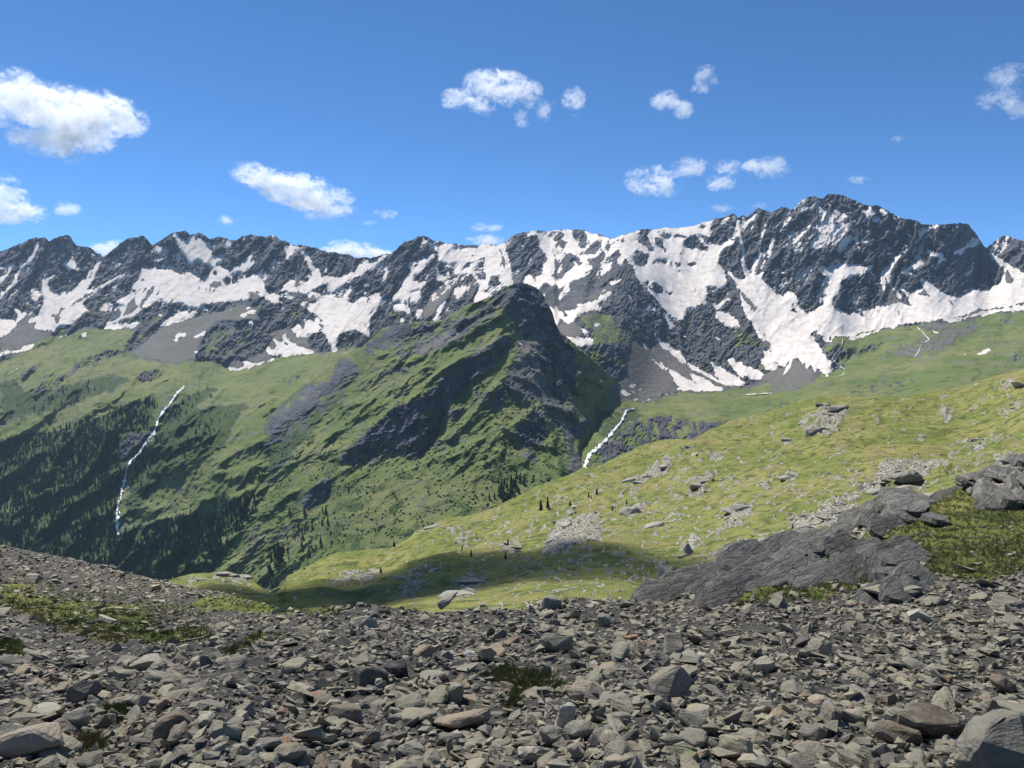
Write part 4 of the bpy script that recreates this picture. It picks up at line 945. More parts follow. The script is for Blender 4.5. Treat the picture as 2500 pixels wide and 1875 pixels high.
def near_point(u, v):
    u = np.asarray(u, float); v = np.asarray(v, float)
    d = np.exp(NEAR.sample(L_NEAR, u, v)); p = world_at(u, v, d); x, y = p[..., 0], p[..., 1]
    rk = NEAR.sample(an['rock'], u, v); edge = sm(0, 30, v - line(u, TOP_NEAR))
    s = np.clip(d / 18, 0.4, 3)
    z = 0.16 * s * fbm(x / (2.2), y / (2.2), 4, 301) + 0.07 * s * fbm(x / 0.6, y / 0.6, 3, 305)
    ac = x * 0.80 - y * 0.28 + p[..., 2] * 1.1; al = x * 0.35 + y * 0.9
    lay = ridged(ac / 1.1, al / 7.0, 4, 311); stp = np.abs(((ac / 0.9 + 0.8 * fbm(x / 3, y / 3, 3, 315)) % 1.0) - 0.5)
    z = z + rk * (0.16 * lay + 0.12 * stp + 0.04) * np.clip(s, 0.8, 2)
    p[..., 2] += z * (0.15 + 0.85 * edge)
    return p
NC, NR = 660, 205
uu = np.linspace(-215, 2715, NC); top = line(uu, TOP_NEAR) + 1.2 * fbm(uu / 10, uu * 0 + 7.7, 3, 320)
VV = top[None, :] + (1955 - top)[None, :] * (np.linspace(0, 1, NR) ** 1.15)[:, None]; UU = np.broadcast_to(uu[None, :], VV.shape)
P = near_point(UU, VV)
cv = cover_of(NEAR, {k: gblur(NEAR.a[k], 0.8) for k in NEAR.a}, UU, VV, 330, 6.0)
att = np.stack([cv['rock'], cv['dry'], cv['scree'], np.zeros_like(UU)], -1)
# the slope runs on to both sides, beyond what we see
de = P[:, :1, 1:2]; se = 0.35 + de / 14; zr = 0.18 * sm(10, 25, de); NEAR_EDGE = (P[:, 0].copy(), P[:, -1].copy())
lf = [P[:, :1] + np.concatenate([-k * se, 0 * se, -0.03 * k * se], -1) for k in (40, 16, 6, 2)]; rt = [P[:, -1:] + np.concatenate([k * se, 0 * se, zr * k * se], -1) for k in (2, 6, 16, 40)]
P = np.concatenate(lf + [P] + rt, 1); att = np.concatenate([att[:, :1]] * 4 + [att] + [att[:, -1:]] * 4, 1)
dd = P[:1, :, 1:2]
back = [P[:1] + np.concatenate([0 * dd, dd * k, -dd * k * 0.62], -1) for k in (2.2, 0.8, 0.15)]
front = [P[-1:] + np.array([0, -k, 0.24 * k]) for k in (2.0, 7.0)]      # on under the camera and behind it
PN = np.concatenate(back + [P] + front, 0); AN = np.concatenate([att[:1]] * 3 + [att] + [att[-1:]] * 2, 0)
near_o = grid_mesh('scree_slope', PN, M_HILL, {'cover': AN}, True)
tag(near_o, 'near slope of stony ground, turf and tilted rock slabs', None, None, 'structure')
print('hill', time.time() - T0)
# ------------------------------------------------------------------ rocks
def rock_material(name, from_object):
    N = Nodes(name)
    if from_object:
        oi = N.n('ObjectInfo'); tint = oi.outputs['Color']; alpha = oi.outputs['Alpha']; rnd = oi.outputs['Random']
    else:
        at = N.n('Attribute', attribute_name='tint'); tint = at.outputs['Color']; alpha = at.outputs['Alpha']; rnd = N.math('FRACT', N.math('MULTIPLY', alpha, 91.7))
    pos = N.n('NewGeometry').outputs['Position']
    nb = N.noise(pos, 1.3, 5, 0.6); nf = N.noise(pos, 9.0, 6, 0.7); nx = N.noise(pos, 42.0, 4, 0.65)
    st = N.noise(N.vscale(pos, (2.0, 3.0, 22.0), (0.5, 0.35, 0.2)), 1.0, 5, 0.65)
    c = N.mix(N.math('MULTIPLY', N.ramp(nf, 0.35, 0.72), 0.7), tint, N.mix(0.6, tint, (0.36, 0.345, 0.30)))
    c = N.mix(N.math('MULTIPLY', N.ramp(st, 0.48, 0.70), 0.6), c, N.mix(0.55, tint, (0.07, 0.064, 0.056)))
    c = N.mix(N.math('MULTIPLY', N.ramp(nx, 0.52, 0.75), 0.45), c, (0.085, 0.08, 0.07))
    li = N.math('MULTIPLY', N.ramp(N.noise(pos, 5.5, 4, 0.6), 0.55, 0.66), N.ramp(rnd, 0.35, 0.95))
    c = N.mix(N.math('MULTIPLY', li, 0.65), c, (0.30, 0.315, 0.15))
    c = N.mix(N.math('MULTIPLY', N.ramp(nb, 0.58, 0.74), 0.5), c, N.mix(0.5, tint, (0.20, 0.125, 0.075)))
    h = N.math('ADD', N.math('MULTIPLY', st, 0.05), N.math('ADD', N.math('MULTIPLY', nf, 0.03), N.math('MULTIPLY', nx, 0.008)))
    return N.finish(c, 0.82, h, 1.0, 0.75, 0.25)
M_ROCK = rock_material('schist_rock', True); M_RUBBLE = rock_material('schist_rubble', False)

def rock_arrays(seed, n, sx, sy, sz, bevel=0.0, cuts=0, rough=0.0):
    r = random.Random(seed); bm = bmesh.new()
    for i in range(n):
        v = Vector((r.gauss(0, 1), r.gauss(0, 1), r.gauss(0, 1))); v /= max(abs(v.x), abs(v.y), abs(v.z)) ** 0.75 * v.length ** 0.25
        k = r.uniform(0.78, 1.0)
        bm.verts.new((v.x * sx * k * 0.5, v.y * sy * k * 0.5, v.z * sz * k * 0.5))
    bmesh.ops.convex_hull(bm, input=bm.verts)
    bmesh.ops.delete(bm, geom=[v for v in bm.verts if not v.link_faces], context='VERTS')
    bmesh.ops.dissolve_limit(bm, angle_limit=math.radians(9), verts=bm.verts, edges=bm.edges)
    if bevel:
        bmesh.ops.bevel(bm, geom=list(bm.edges), offset=bevel, segments=1, affect='EDGES', profile=0.6)
    bmesh.ops.triangulate(bm, faces=bm.faces)
    if cuts:
        bmesh.ops.subdivide_edges(bm, edges=bm.edges, cuts=cuts, use_grid_fill=True)
        for v in bm.verts:
            q = v.co * 5.0
            n_ = math.sin(q.x * 2.1 + seed) * math.cos(q.y * 2.7 - seed) + 0.6 * math.sin(q.z * 6.3 + q.x * 3.1 + seed * 1.7) + r.uniform(-0.6, 0.6)
            v.co += v.co.normalized() * n_ * rough
        bmesh.ops.triangulate(bm, faces=bm.faces)
    bm.verts.ensure_lookup_table()
    V = np.array([v.co[:] for v in bm.verts]); Fc = np.array([[v.index for v in f.verts] for f in bm.faces]); bm.free()
    ext = np.maximum(V.max(0) - V.min(0), 1e-6)
    V = (V - (V.max(0) + V.min(0)) / 2) / ext * np.array([sx, sy, sz])
    return V, Fc
PIECES = [rock_arrays(100 + i, 13, 1.0, random.uniform(0.55, 0.85), random.uniform(0.12, 0.34)) for i in range(18)] + \
         [rock_arrays(200 + i, 14, 1.0, random.uniform(0.65, 0.9), random.uniform(0.45, 0.7)) for i in range(4)]
STONES = []
for i in range(14):
    V, F_ = rock_arrays(300 + i, 18, 1.0, random.uniform(0.62, 0.85), random.uniform(0.24, 0.45) if i < 9 else random.uniform(0.5, 0.72), 0.035, 1, 0.012)
    o = raw_mesh('rock', V, F_, M_ROCK, None, False, link=False); STONES.append(o.data); bpy.data.objects.remove(o)
def rot_mats(yaw, tx, ty):
    cz, sz_ = np.cos(yaw), np.sin(yaw); cx, sx = np.cos(tx), np.sin(tx); cy, sy = np.cos(ty), np.sin(ty); o = np.zeros_like(yaw); i = o + 1
    Rz = np.stack([cz, -sz_, o, sz_, cz, o, o, o, i], -1).reshape(-1, 3, 3); Rx = np.stack([i, o, o, o, cx, -sx, o, sx, cx], -1).reshape(-1, 3, 3); Ry = np.stack([cy, o, sy, o, i, o, -sy, o, cy], -1).reshape(-1, 3, 3)
    return Rx @ Ry @ Rz
def scatter_mesh(name, mat, shapes, pos, size, yaw, tx, ty, tint, pick=None, smooth=False):
    if pick is None: pick = rng.integers(0, len(shapes), len(pos))
    R = rot_mats(yaw, tx, ty); vs, fs, cs, off = [], [], [], 0
    for k, (V, Fc) in enumerate(shapes):
        ix = np.nonzero(pick == k)[0]
        if not len(ix): continue
        W = np.einsum('nij,vj->nvi', R[ix], V) * size[ix, None, None] + pos[ix, None, :]
        vs.append(W.reshape(-1, 3)); m = len(V)
        fs.append((Fc[None] + (off + np.arange(len(ix)) * m)[:, None, None]).reshape(-1, 3)); off += len(ix) * m
        cs.append(np.repeat(tint[ix], m, 0))
    return raw_mesh(name, np.concatenate(vs), np.concatenate(fs), mat, {'tint': np.concatenate(cs)}, smooth)
PAL = np.array([[.185, .178, .155], [.215, .20, .17], [.16, .155, .142], [.235, .22, .185], [.20, .165, .13], [.12, .115, .108], [.19, .125, .085], [.26, .255, .235], [.075, .072, .068], [.155, .15, .15]])
PAL_W = np.array([.23, .19, .18, .10, .08, .10, .012, .04, .05, .05])
def tints(n, mul=1.0):
    c = PAL[rng.choice(len(PAL), n, p=PAL_W / PAL_W.sum())] * np.array([1.54, 1.43, 1.15]) * rng.uniform(0.8, 1.2, (n, 1)) * mul
    return np.concatenate([c, rng.random((n, 1))], 1)
def near_cover(u, v): return {k: NEAR.sample(x, u, v) for k, x in an.items()}
def near_samples(n, med, mult, area=None):
    """stones spread evenly over the ground; med = middle size in metres near us"""
    out = []; tot = 0
    while tot < n:
        u = rng.uniform(-210, 2710, 60000); v = rng.uniform(1280, 1955, 60000)
        ok = v > line(u, TOP_NEAR) + 1; u, v = u[ok], v[ok]
        d = np.exp(NEAR.sample(L_NEAR, u, v)); s = med * (1 + d / 45) * np.exp(rng.normal(0, 0.55, len(u)))
        s = np.minimum(s, 84 * d / FPX); px = s * FPX / d; c = near_cover(u, v); cov = np.clip(c['scree'] + 0.10 * c['grass'] + 0.12 * c['dry'] + 0.04 * c['rock'], 0, 1)
        keep = rng.random(len(u)) < np.clip(40.0 / (px * px * 0.45 + 8), 0, 1) * cov * mult
        out.append(np.stack([u[keep], v[keep], d[keep], s[keep]], 1)); tot += keep.sum()
    return np.concatenate(out)[:n]

main = near_samples(11500, 0.135, 1.0)
order = np.argsort(-(main[:, 3] / main[:, 2])); main = main[order]
big, rest = main[:285], main[285:]
def near_pose(a, sink=0.12):
    n = len(a); p = near_point(a[:, 0], a[:, 1]); p[:, 2] += a[:, 3] * (rng.uniform(-0.08, 0.34, n) - sink)
    sl = 0.25
    tx = rng.normal(-sl, 0.30, n); ty = rng.normal(0, 0.30, n)
    st = rng.random(n) < 0.16; tx = np.where(st, rng.normal(-0.2, 0.85, n), tx); ty = np.where(st, rng.normal(0, 0.7, n), ty)
    return p, rng.uniform(0, 6.283, n), tx, ty
p, yw, tx, ty = near_pose(rest)
rub = scatter_mesh('rubble', M_RUBBLE, PIECES, p, rest[:, 3], yw, tx, ty, tints(len(rest)))
tag(rub, 'grey and brown slabs of broken rock covering the near slope', 'rubble', None, 'stuff')
small = near_samples(14000, 0.075, 2.4); p, yw, tx, ty = near_pose(small, 0.0)
ne = 1500; er = rng.integers(60, len(NEAR_EDGE[0]), ne); sd = rng.integers(0, 2, ne); ep = np.where(sd[:, None] == 0, NEAR_EDGE[0][er], NEAR_EDGE[1][er]); ed = ep[:, 1]; ek = rng.uniform(0, 6, ne) * (0.35 + ed / 14)
ep = ep + np.stack([np.where(sd == 0, -ek, ek), rng.uniform(-.1, .1, ne), np.where(sd == 0, -0.03 * ek, 0.18 * sm(10, 25, ed) * ek)], 1)
p = np.concatenate([p, ep]); es = 0.15 * (1 + ed / 45) * np.exp(rng.normal(0, 0.5, ne)); sz_ = np.concatenate([small[:, 3], es]); yw, tx, ty = (np.concatenate([q_, rng.normal(0, .35, ne)]) for q_ in (yw, tx, ty))
grv = scatter_mesh('gravel', M_RUBBLE, [rock_arrays(150 + i, 10, 1.0, random.uniform(0.6, 0.85), random.uniform(0.2, 0.5)) for i in range(14)], p, sz_, yw, tx, ty, tints(len(p)))
tag(grv, 'small angular stones filling the gaps of the near slope', 'gravel', None, 'stuff')

def add_rock(name, mesh, loc, rot, scale, color, label, cat, group=None):
    o = bpy.data.objects.new(name, mesh); col.objects.link(o); o.location = loc; o.rotation_euler = rot; o.scale = scale
    o.color = color; tag(o, label, cat, group); return o
# boulders that stand out: base pixel, width and height in pixels, colour, shape, yaw, tilts
SPECIAL = [
    ('boulder', 1650, 1722, 128, 112, (.21, .19, .165), 10, 0.3, (-.25, .1), 'large rounded grey boulder with dark underside, biggest stone in mid scree'),
    ('boulder', 965, 1652, 62, 44, (.022, .022, .024), 11, 0.1, (.25, 0), 'nearly black boulder with a flat face, alone in the scree'),
    ('boulder', 2290, 1812, 200, 95, (.095, .072, .055), 12, 0.2, (-.1, .15), 'big dark brown boulder beside the lichen-covered block'),
    ('boulder', 2215, 1822, 125, 60, (.13, .105, .08), 3, 0.5, (-.15, .2), 'brown layered slab leaning against the big dark brown boulder'),
    ('boulder', 2465, 1885, 235, 150, (.17, .165, .15), 13, 0.6, (.1, -.2), 'square grey block with yellow lichen in the near corner of the scree'),
    ('boulder', 2010, 1742, 84, 52, (.36, .31, .25), 9, 0.2, (-.1, .2), 'pale boulder banded with brown layers'),
    ('boulder', 2040, 1778, 84, 72, (.19, .172, .155), 12, 1.1, (0, .3), 'grey rounded boulder below the pale banded one'),
    ('boulder', 1380, 1775, 46, 88, (.42, .41, .40), 11, 0.3, (.15, .2), 'upright whitish stone standing in the scree'),
    ('flat_rock', 1432, 1700, 96, 50, (.27, .235, .20), 4, 0.1, (-.3, .15), 'flat pinkish tan slab beside the tuft of heather'),
    ('flat_rock', 1130, 1775, 150, 52, (.26, .21, .165), 2, 0.3, (-.35, -.05), 'long flat tan slab in the middle of the scree'),
    ('flat_rock', 1330, 1868, 135, 52, (.33, .31, .28), 5, 0.1, (-.3, 0), 'wide pale flat slab at the lower edge of the scree'),
    ('flat_rock', 55, 1850, 150, 85, (.31, .275, .23), 6, 0.4, (-.25, -.1), 'broad pale tan slab in the lower left corner'),
    ('boulder', 420, 1800, 105, 85, (.15, .12, .10), 10, 0.4, (0, .1), 'chunky reddish brown block on the left of the scree'),
    ('boulder', 195, 1715, 82, 66, (.14, .135, .13), 13, 0.8, (.1, 0), 'dark grey block with one pale side, left part of the scree'),
    ('boulder', 178, 1775, 64, 62, (.26, .27, .24), 12, 0.2, (.1, .1), 'greenish white topped block just below the dark grey one'),
    ('rock', 398, 1732, 42, 38, (.30, .20, .14), 10, 0.5, (0, 0), 'small rounded rusty tan stone above the reddish brown block'),
    ('boulder', 840, 1760, 88, 56, (.17, .145, .12), 11, 0.2, (-.1, .2), 'dark fronted block with a tan top near a lichen stone'),
    ('boulder', 1610, 1742, 52, 42, (.20, .195, .18), 9, 0.9, (0, .1), 'squarish grey block just below the large rounded boulder'),
    ('flat_rock', 2195, 1462, 140, 44, (.21, .205, .18), 7, 0.1, (-.25, .05), 'thick layered slab at the foot of the grassy slope'),
    ('rock', 1150, 1612, 34, 22, (.55, .56, .60), 3, 0.6, (-.2, .3), 'shiny bluish white quartz stone in the scree'),
    ('rock', 2038, 1636, 46, 22, (.50, .49, .47), 5, 0.3, (-.2, 0), 'flat white stone in the scree below the grassy slope'),
    ('rock', 1715, 1604, 40, 20, (.44, .43, .42), 1, 0.3, (-.2, 0), 'small pale flat stone above the large rounded boulder'),
    ('boulder', 1870, 1640, 62, 46, (.37, .34, .30), 12, 0.1, (-.1, 0), 'cream coloured boulder with a hollow top in the scree'),
    ('rock', 1545, 1560, 40, 18, (.27, .15, .09), 2, 0.3, (-.25, 0), 'rust orange slab high in the scree'),
    ('rock', 1150, 1575, 24, 18, (.27, .16, .10), 10, 0.3, (-.2, 0), 'small rust coloured stone high in the scree'),
    ('boulder', 2450, 1690, 84, 54, (.15, .12, .095), 9, 0.5, (-.1, .2), 'brown wedge of rock at the edge of the scree'),
    ('flat_rock', 1090, 1480, 70, 30, (.22, .215, .20), 8, -0.4, (.35, -.5), 'tilted plank-like slab poking up at the brink of the scree'),
    ('boulder', 1345, 1492, 54, 42, (.24, .235, .215), 11, 0.4, (.2, .3), 'upright pointed slab at the brink of the scree'),
]
for nm, u, v, w, h, c, sh, yaw, (a1, a2), lab in SPECIAL:
    q = near_point(np.array([u]), np.array([v]))[0]; k = q[1] / FPX
    sx = w * k; me = STONES[sh]; dims = np.array([x.co[:] for x in me.vertices]); ez = np.ptp(dims[:, 2])
    sz = h * k / ez * (0.95 if h / w > 0.55 else 0.75)
    add_rock(nm, me, (q[0], q[1] + sx * 0.22, q[2] + h * k * 0.24), (a1, a2, yaw), (sx, sx, sz), (c[0] * 1.3, c[1] * 1.2, c[2], 0.9 if 'lichen' in lab and 'block with' in lab else 0.3), lab, 'boulder' if nm == 'boulder' else 'rock')
# the other large loose stones, each told by its colour, its size and the landmark beside it
LM = [('the largest rounded grey boulder', 1650, 1690), ('the nearly black boulder', 965, 1635), ('the big dark brown boulder', 2290, 1775), ('the lichen-covered corner block', 2465, 1820), ('the pale banded boulder', 2010, 1720), ('the upright whitish stone', 1380, 1740),
      ('the long flat tan slab', 1130, 1755), ('the wide pale slab at the lower edge', 1330, 1850), ('the pale tan corner slab', 55, 1820), ('the reddish brown block', 420, 1765), ('the dark block with one pale side', 195, 1690), ('the dark fronted tan-topped block', 840, 1735),
      ('the thick slab below the grassy slope', 2195, 1445), ('the cream hollow-topped boulder', 1870, 1620), ('the rust orange slab', 1545, 1552), ('the brown wedge at the edge', 2450, 1670), ('the plank-like slab at the brink', 1090, 1465), ('the heather tuft', 1280, 1680),
      ('the straw-coloured grass strip', 250, 1540), ('the grass patch at the left edge', 60, 1600)]
CN = [((.24, .15, .09), 'rusty'), ((.10, .095, .085), 'dark grey'), ((.36, .34, .29), 'pale'), ((.26, .21, .155), 'tan'), ((.27, .24, .185), 'grey-brown'), ((.22, .205, .165), 'olive grey'), ((.31, .28, .22), 'light brown')]
p, yw, tx, ty = near_pose(big); tt = tints(len(big)); seen = {}
for i in range(len(big)):
    u, v, d, s = big[i]; k = int(rng.integers(0, 14)); flat = k < 9
    cn = min(CN, key=lambda q: sum(abs(math.log(x / y)) for x, y in zip(tt[i][:3], q[0])))[1]
    near = sorted(LM, key=lambda q: math.hypot(q[1] - u, (q[2] - v) * 1.6))
    px = s * FPX / d; size = 'large' if px > 80 else 'middling' if px > 62 else 'small'
    lab = None
    for q in near[:4]:
        du, dv = u - q[1], v - q[2]
        side = ('just ' if math.hypot(du, dv) < 90 else '') + (('right of' if du > 0 else 'left of') if abs(du) > 1.3 * abs(dv) else ('below' if dv > 0 else 'above'))
        lab = f"{size} {cn} {'slab' if flat else 'block'} {'lying flat' if abs(tx[i]) + abs(ty[i]) < 0.7 else 'tilted'} {side} {q[0]}"
        if lab not in seen: break
    lab = ' '.join(lab.split()[:16]); seen[lab] = 1
    add_rock('rock', STONES[k], p[i], (tx[i], ty[i], yw[i]), (s, s, s), tt[i], lab, 'rock', 'loose stones on the near scree')
print('rocks', time.time() - T0)

# ---- tilted slabs of the outcrop rising to the right
def slab_arrays(seed, wd, th, n=16):
    r = random.Random(seed); V = []; F_ = []; k = 10; w = 1.0; off = 0.0; step = 0.0
    for i in range(n + 1):
        x = -0.5 + i / n; t = min(1.0, 6.0 * min(i, n - i) / n + 0.18); off += r.uniform(-.012, .012); w = 0.82 * w + 0.18 * r.uniform(0.75, 1.2); step = 0.7 * step + r.uniform(-.02, .02)
        for j in range(k):
            a = 2 * math.pi * (j + 0.5) / k; c, s_ = math.cos(a), math.sin(a); c = math.copysign(abs(c) ** 0.35, c); s_ = math.copysign(abs(s_) ** 0.35, s_)
            V.append((x + r.uniform(-.008, .008) + 0.05 * c * t, off + c * wd * 0.5 * w * t * r.uniform(0.95, 1.05), s_ * th * 0.5 * (0.5 + 0.5 * t) + step * th + r.uniform(-.05, .05) * th))
    for i in range(n):
        for j in range(k): F_ += [(i * k + j, i * k + (j + 1) % k, (i + 1) * k + j), (i * k + (j + 1) % k, (i + 1) * k + (j + 1) % k, (i + 1) * k + j)]
    for e in (0, n):
        for j in range(1, k - 1): F_.append((e * k, e * k + j, e * k + j + 1) if e else (0, j + 1, j))
    return np.array(V), np.array(F_)
def slab_material():
    N = Nodes('layered_bedrock'); oi = N.n('ObjectInfo'); tc = N.n('TexCoord').outputs['Object']; pos = N.n('NewGeometry').outputs['Position']
    li = N.noise(N.vscale(tc, (1.6, 26, 60)), 1.0, 5, 0.7, 0.25); cr = N.voro(N.vscale(tc, (2.2, 15, 9)), 1.0, 'DISTANCE_TO_EDGE'); ck = N.ramp(cr.outputs['Distance'], -0.02, 0.035); nf = N.noise(pos, 6.0, 6, 0.7); nb = N.noise(pos, 0.8, 4, 0.6)
    c = N.mix(N.ramp(li, 0.38, 0.62), N.mix(0.6, oi.outputs['Color'], (0.035, 0.034, 0.032)), oi.outputs['Color']); c = N.mix(N.math('MULTIPLY', N.ramp(nf, 0.5, 0.7), 0.5), c, (0.26, 0.25, 0.21))
    c = N.mix(N.math('MULTIPLY', N.ramp(nb, 0.55, 0.7), 0.5), c, (0.085, 0.08, 0.062)); c = N.mix(N.math('SUBTRACT', 1.0, ck), c, (0.03, 0.029, 0.026))
    h = N.math('ADD', N.math('MULTIPLY', li, 0.16), N.math('ADD', N.math('MULTIPLY', nf, 0.04), N.math('MULTIPLY', ck, 0.06))); return N.finish(c, 0.85, h, 1.0, 0.9, 0.2)
M_SLAB = slab_material()
SLABS = []
for i in range(8):
    V, F_ = slab_arrays(400 + i, 0.20 + 0.03 * (i % 4), 0.045 + 0.02 * (i % 3))
    o = raw_mesh('flat_rock', V, F_[:, ::-1], M_SLAB, None, False, link=False); SLABS.append(o.data); bpy.data.objects.remove(o)
a0 = near_point(np.array([1620.]), np.array([1465.]))[0]; a1 = near_point(np.array([2030.]), np.array([1325.]))[0]
yaw0 = math.atan2(a1[1] - a0[1], a1[0] - a0[0]); pit0 = -math.atan2(a1[2] - a0[2], math.hypot(a1[0] - a0[0], a1[1] - a0[1]))
slabs = []; tries = 0
while len(slabs) < 120 and tries < 40000:
    tries += 1; u = random.uniform(1580, 2690); v = random.uniform(1090, 1470)
    if v < line(u, TOP_NEAR) + 2: continue
    uu_, vv_ = np.array([u]), np.array([v])
    if random.random() > NEAR.sample(an['rock'], uu_, vv_)[0] ** 2: continue
    q = near_point(uu_, vv_)[0]; s = random.uniform(2.4, 4.6) * (0.5 + q[1] / 50)
    if any(math.hypot(u - z[0], 2.2 * (v - z[1])) < 26 for z in slabs): continue
    slabs.append((u, v, q, s))
slabs.sort(key=lambda z: z[0])
SL = [('the low end of the dark outcrop', 1610, 1455), ('the thick slab below the grassy slope', 2195, 1445), ('the steep crack in the dark outcrop', 1985, 1330), ('the notch in the outcrop crest', 2070, 1290), ('the upper outcrop at the right edge', 2440, 1170), ('the turf in the middle of the outcrop', 2000, 1390), ('the dark fin on the outcrop crest', 2200, 1215)]
sseen = {}
for u, v, q, s in slabs:
    o = add_rock('flat_rock', random.choice(SLABS), (q[0], q[1], q[2] - 0.012 * s), (0, 0, 0), (s, s * random.uniform(0.8, 1.3), s * random.uniform(1.2, 2.4)), (*(np.array([.185, .176, .154]) * random.uniform(0.75, 1.25)), random.random() * 0.6), 'x', 'rock', 'slabs of the dark outcrop')
    for n_, lu, lv in sorted(SL, key=lambda l: math.hypot(l[1] - u, 1.5 * (l[2] - v)))[:4]:
        du, dv = u - lu, v - lv; side = ('right of' if du > 0 else 'left of') if abs(du) > 1.3 * abs(dv) else ('below' if dv > 0 else 'above')
        lab = f"{'long' if s > 3.4 else 'medium' if s > 2.6 else 'short'} tilted grey slab {'close ' if math.hypot(du, dv) < 60 else 'some way ' if math.hypot(du, dv) < 130 else 'far '}{side} {n_}"
        if lab not in sseen: break
    sseen[lab] = 1; o['label'] = lab
    o.rotation_euler = (Matrix.Rotation(yaw0 + random.gauss(0, 0.06), 3, 'Z') @ Matrix.Rotation(pit0 + random.gauss(0, 0.05), 3, 'Y') @ Matrix.Rotation(random.gauss(0.40, 0.22), 3, 'X')).to_euler()

# ---- pale rocks of the sunlit hillside
def hill_samples(n, weight):
    out = []; tot = 0
    while tot < n:
        u = rng.uniform(310, 2690, 40000); v = rng.uniform(840, 1520, 40000); ok = (v > line(u, TOP_HILL) + 4) & (v < line(u, TOP_NEAR) + 6); u, v = u[ok], v[ok]
        keep = rng.random(len(u)) < weight(u, v); out.append(np.stack([u[keep], v[keep]], 1)); tot += keep.sum()
    return np.concatenate(out)[:n]
hw = lambda u, v: HILL.sample(ah['rock'], u, v) ** 1.3 * 0.5 + 0.004
HL = [('the close pair of young conifers', 1328, 1235), ('the dark pointed conifer', 1457, 1205), ('the two low dark conifers', 1140, 1345), ('the big cracked rock face', 1400, 1310), ('the smooth pale high slab', 1545, 1240), ('the young larch', 1935, 1285), ('the dark square buttress', 2160, 1195), ('the long broken ledge', 2230, 1160),
      ('the dark hollow-sided rock', 1985, 1050), ('the small sunlit knoll', 550, 1410), ('the lone conifer on the far slab', 930, 1395), ('the tall pale rib', 1680, 1335), ('the big square boulder', 1629, 1390), ('the crest at the right edge', 2480, 930), ('the dry gully', 2060, 1085), ('the ribbed outcrop in the hollow', 1150, 1420)]
hseen = {}
def hill_label(q, s):
    for n_, u, v in sorted(HL, key=lambda l: math.hypot(l[1] - q[0], 1.5 * (l[2] - q[1])))[:3]:
        du, dv = q[0] - u, q[1] - v; side = ('right of' if du > 0 else 'left of') if abs(du) > 1.3 * abs(dv) else ('below' if dv > 0 else 'above')
        far = 'close' if math.hypot(du, dv) < 45 else 'a little way' if math.hypot(du, dv) < 110 else 'well'
        lab = f"{'large' if s > 3.2 else 'middling' if s > 1.8 else 'small'} pale hillside rock {far} {side} {n_}"
        if lab not in hseen: break
    hseen[lab] = 1; return lab
hs = hill_samples(270, hw); hp = hill_point(hs[:, 0], hs[:, 1])
for i in range(len(hs)):
    s = np.clip(hp[i, 1] / 250, 0.3, 1.4) * math.exp(rng.normal(1.05, 0.45)); c = np.array([.30, .285, .24]) * rng.uniform(0.75, 1.2)
    add_rock('rock_outcrop', STONES[int(rng.integers(0, 14))], hp[i] + np.array([0, 0, -0.05 * s]), (rng.normal(-0.1, 0.14), rng.normal(0.12, 0.14), rng.normal(0.5, 0.45)), (s * rng.uniform(1.1, 1.9), s, s * rng.uniform(0.45, 0.85)), (*c, rng.random()),
             hill_label(hs[i], s), 'rock', 'pale rocks on the sunlit hillside')
hs = hill_samples(6500, lambda u, v: HILL.sample(ah['rock'], u, v) * 0.22 + 0.09 * sm(0.08, 0.35, fbm(u / 40, v / 18, 3, 500)) + 0.01); hp = hill_point(hs[:, 0], hs[:, 1])
sz = np.clip(hp[:, 1] / 250, 0.3, 1.4) * np.exp(rng.normal(-0.6, 0.45, len(hs)))
t4 = np.concatenate([np.array([[.31, .295, .25]]) * rng.uniform(0.7, 1.25, (len(hs), 1)), rng.random((len(hs), 1))], 1)
st = scatter_mesh('rubble', M_RUBBLE, PIECES, hp + np.array([0, 0, 0.0]), sz, rng.uniform(0, 6.28, len(hs)), rng.normal(-.1, .25, len(hs)), rng.normal(.1, .25, len(hs)), t4)
tag(st, 'small pale stones strewn over the sunlit grassy hillside', 'stones', None, 'stuff')
HB = [('boulder', 1629, 1410, 52, 50, (.26, .25, .215), 13, 'big square boulder at the lower edge of the sunny hillside, by the dark outcrop'), ('flat_rock', 1181, 1482, 24, 13, (.34, .33, .27), 6, 'flat pale boulder lying on grass just beyond the brink of the scree'),
      ('rock_outcrop', 1113, 1462, 100, 26, (.30, .29, .26), 4, 'long pale whaleback outcrop just beyond the scree'), ('rock_outcrop', 1150, 1424, 70, 26, (.27, .26, .24), 12, 'ribbed pale outcrop in the shaded hollow'),
      ('boulder', 1680, 1350, 28, 58, (.29, .27, .24), 9, 'tall pale rock rib on the lower sunny hillside'), ('cliff', 2160, 1215, 26, 42, (.11, .105, .10), 13, 'dark square rock buttress on the sunlit hillside'), ('rock_outcrop', 2230, 1172, 120, 40, (.19, .18, .165), 5, 'long broken rock ledge beside the dark buttress'),
      ('boulder', 545, 1406, 34, 16, (.30, .28, .25), 12, 'grey rock crowning the small sunlit knoll'), ('rock_outcrop', 1545, 1255, 62, 34, (.29, .27, .24), 3, 'smooth pale slab high on the sunny hillside'), ('boulder', 1985, 1062, 44, 26, (.17, .165, .15), 11, 'dark hollow-sided rock below the crest of the sunny hill')]
for nm, u, v, w, h, c, sh, lab in HB:
    q = hill_point(np.array([float(u)]), np.array([float(v)]))[0]; k = q[1] / FPX; me = STONES[sh]; dims = np.array([x.co[:] for x in me.vertices]); ez = np.ptp(dims[:, 2])
    add_rock(nm, me, (q[0], q[1], q[2] + h * k * 0.10), (-.30, .06, 0.2), (w * k, w * k, h * k / ez * 0.9), (*c, 0.3), lab, 'rock')
print('hill rocks', time.time() - T0)

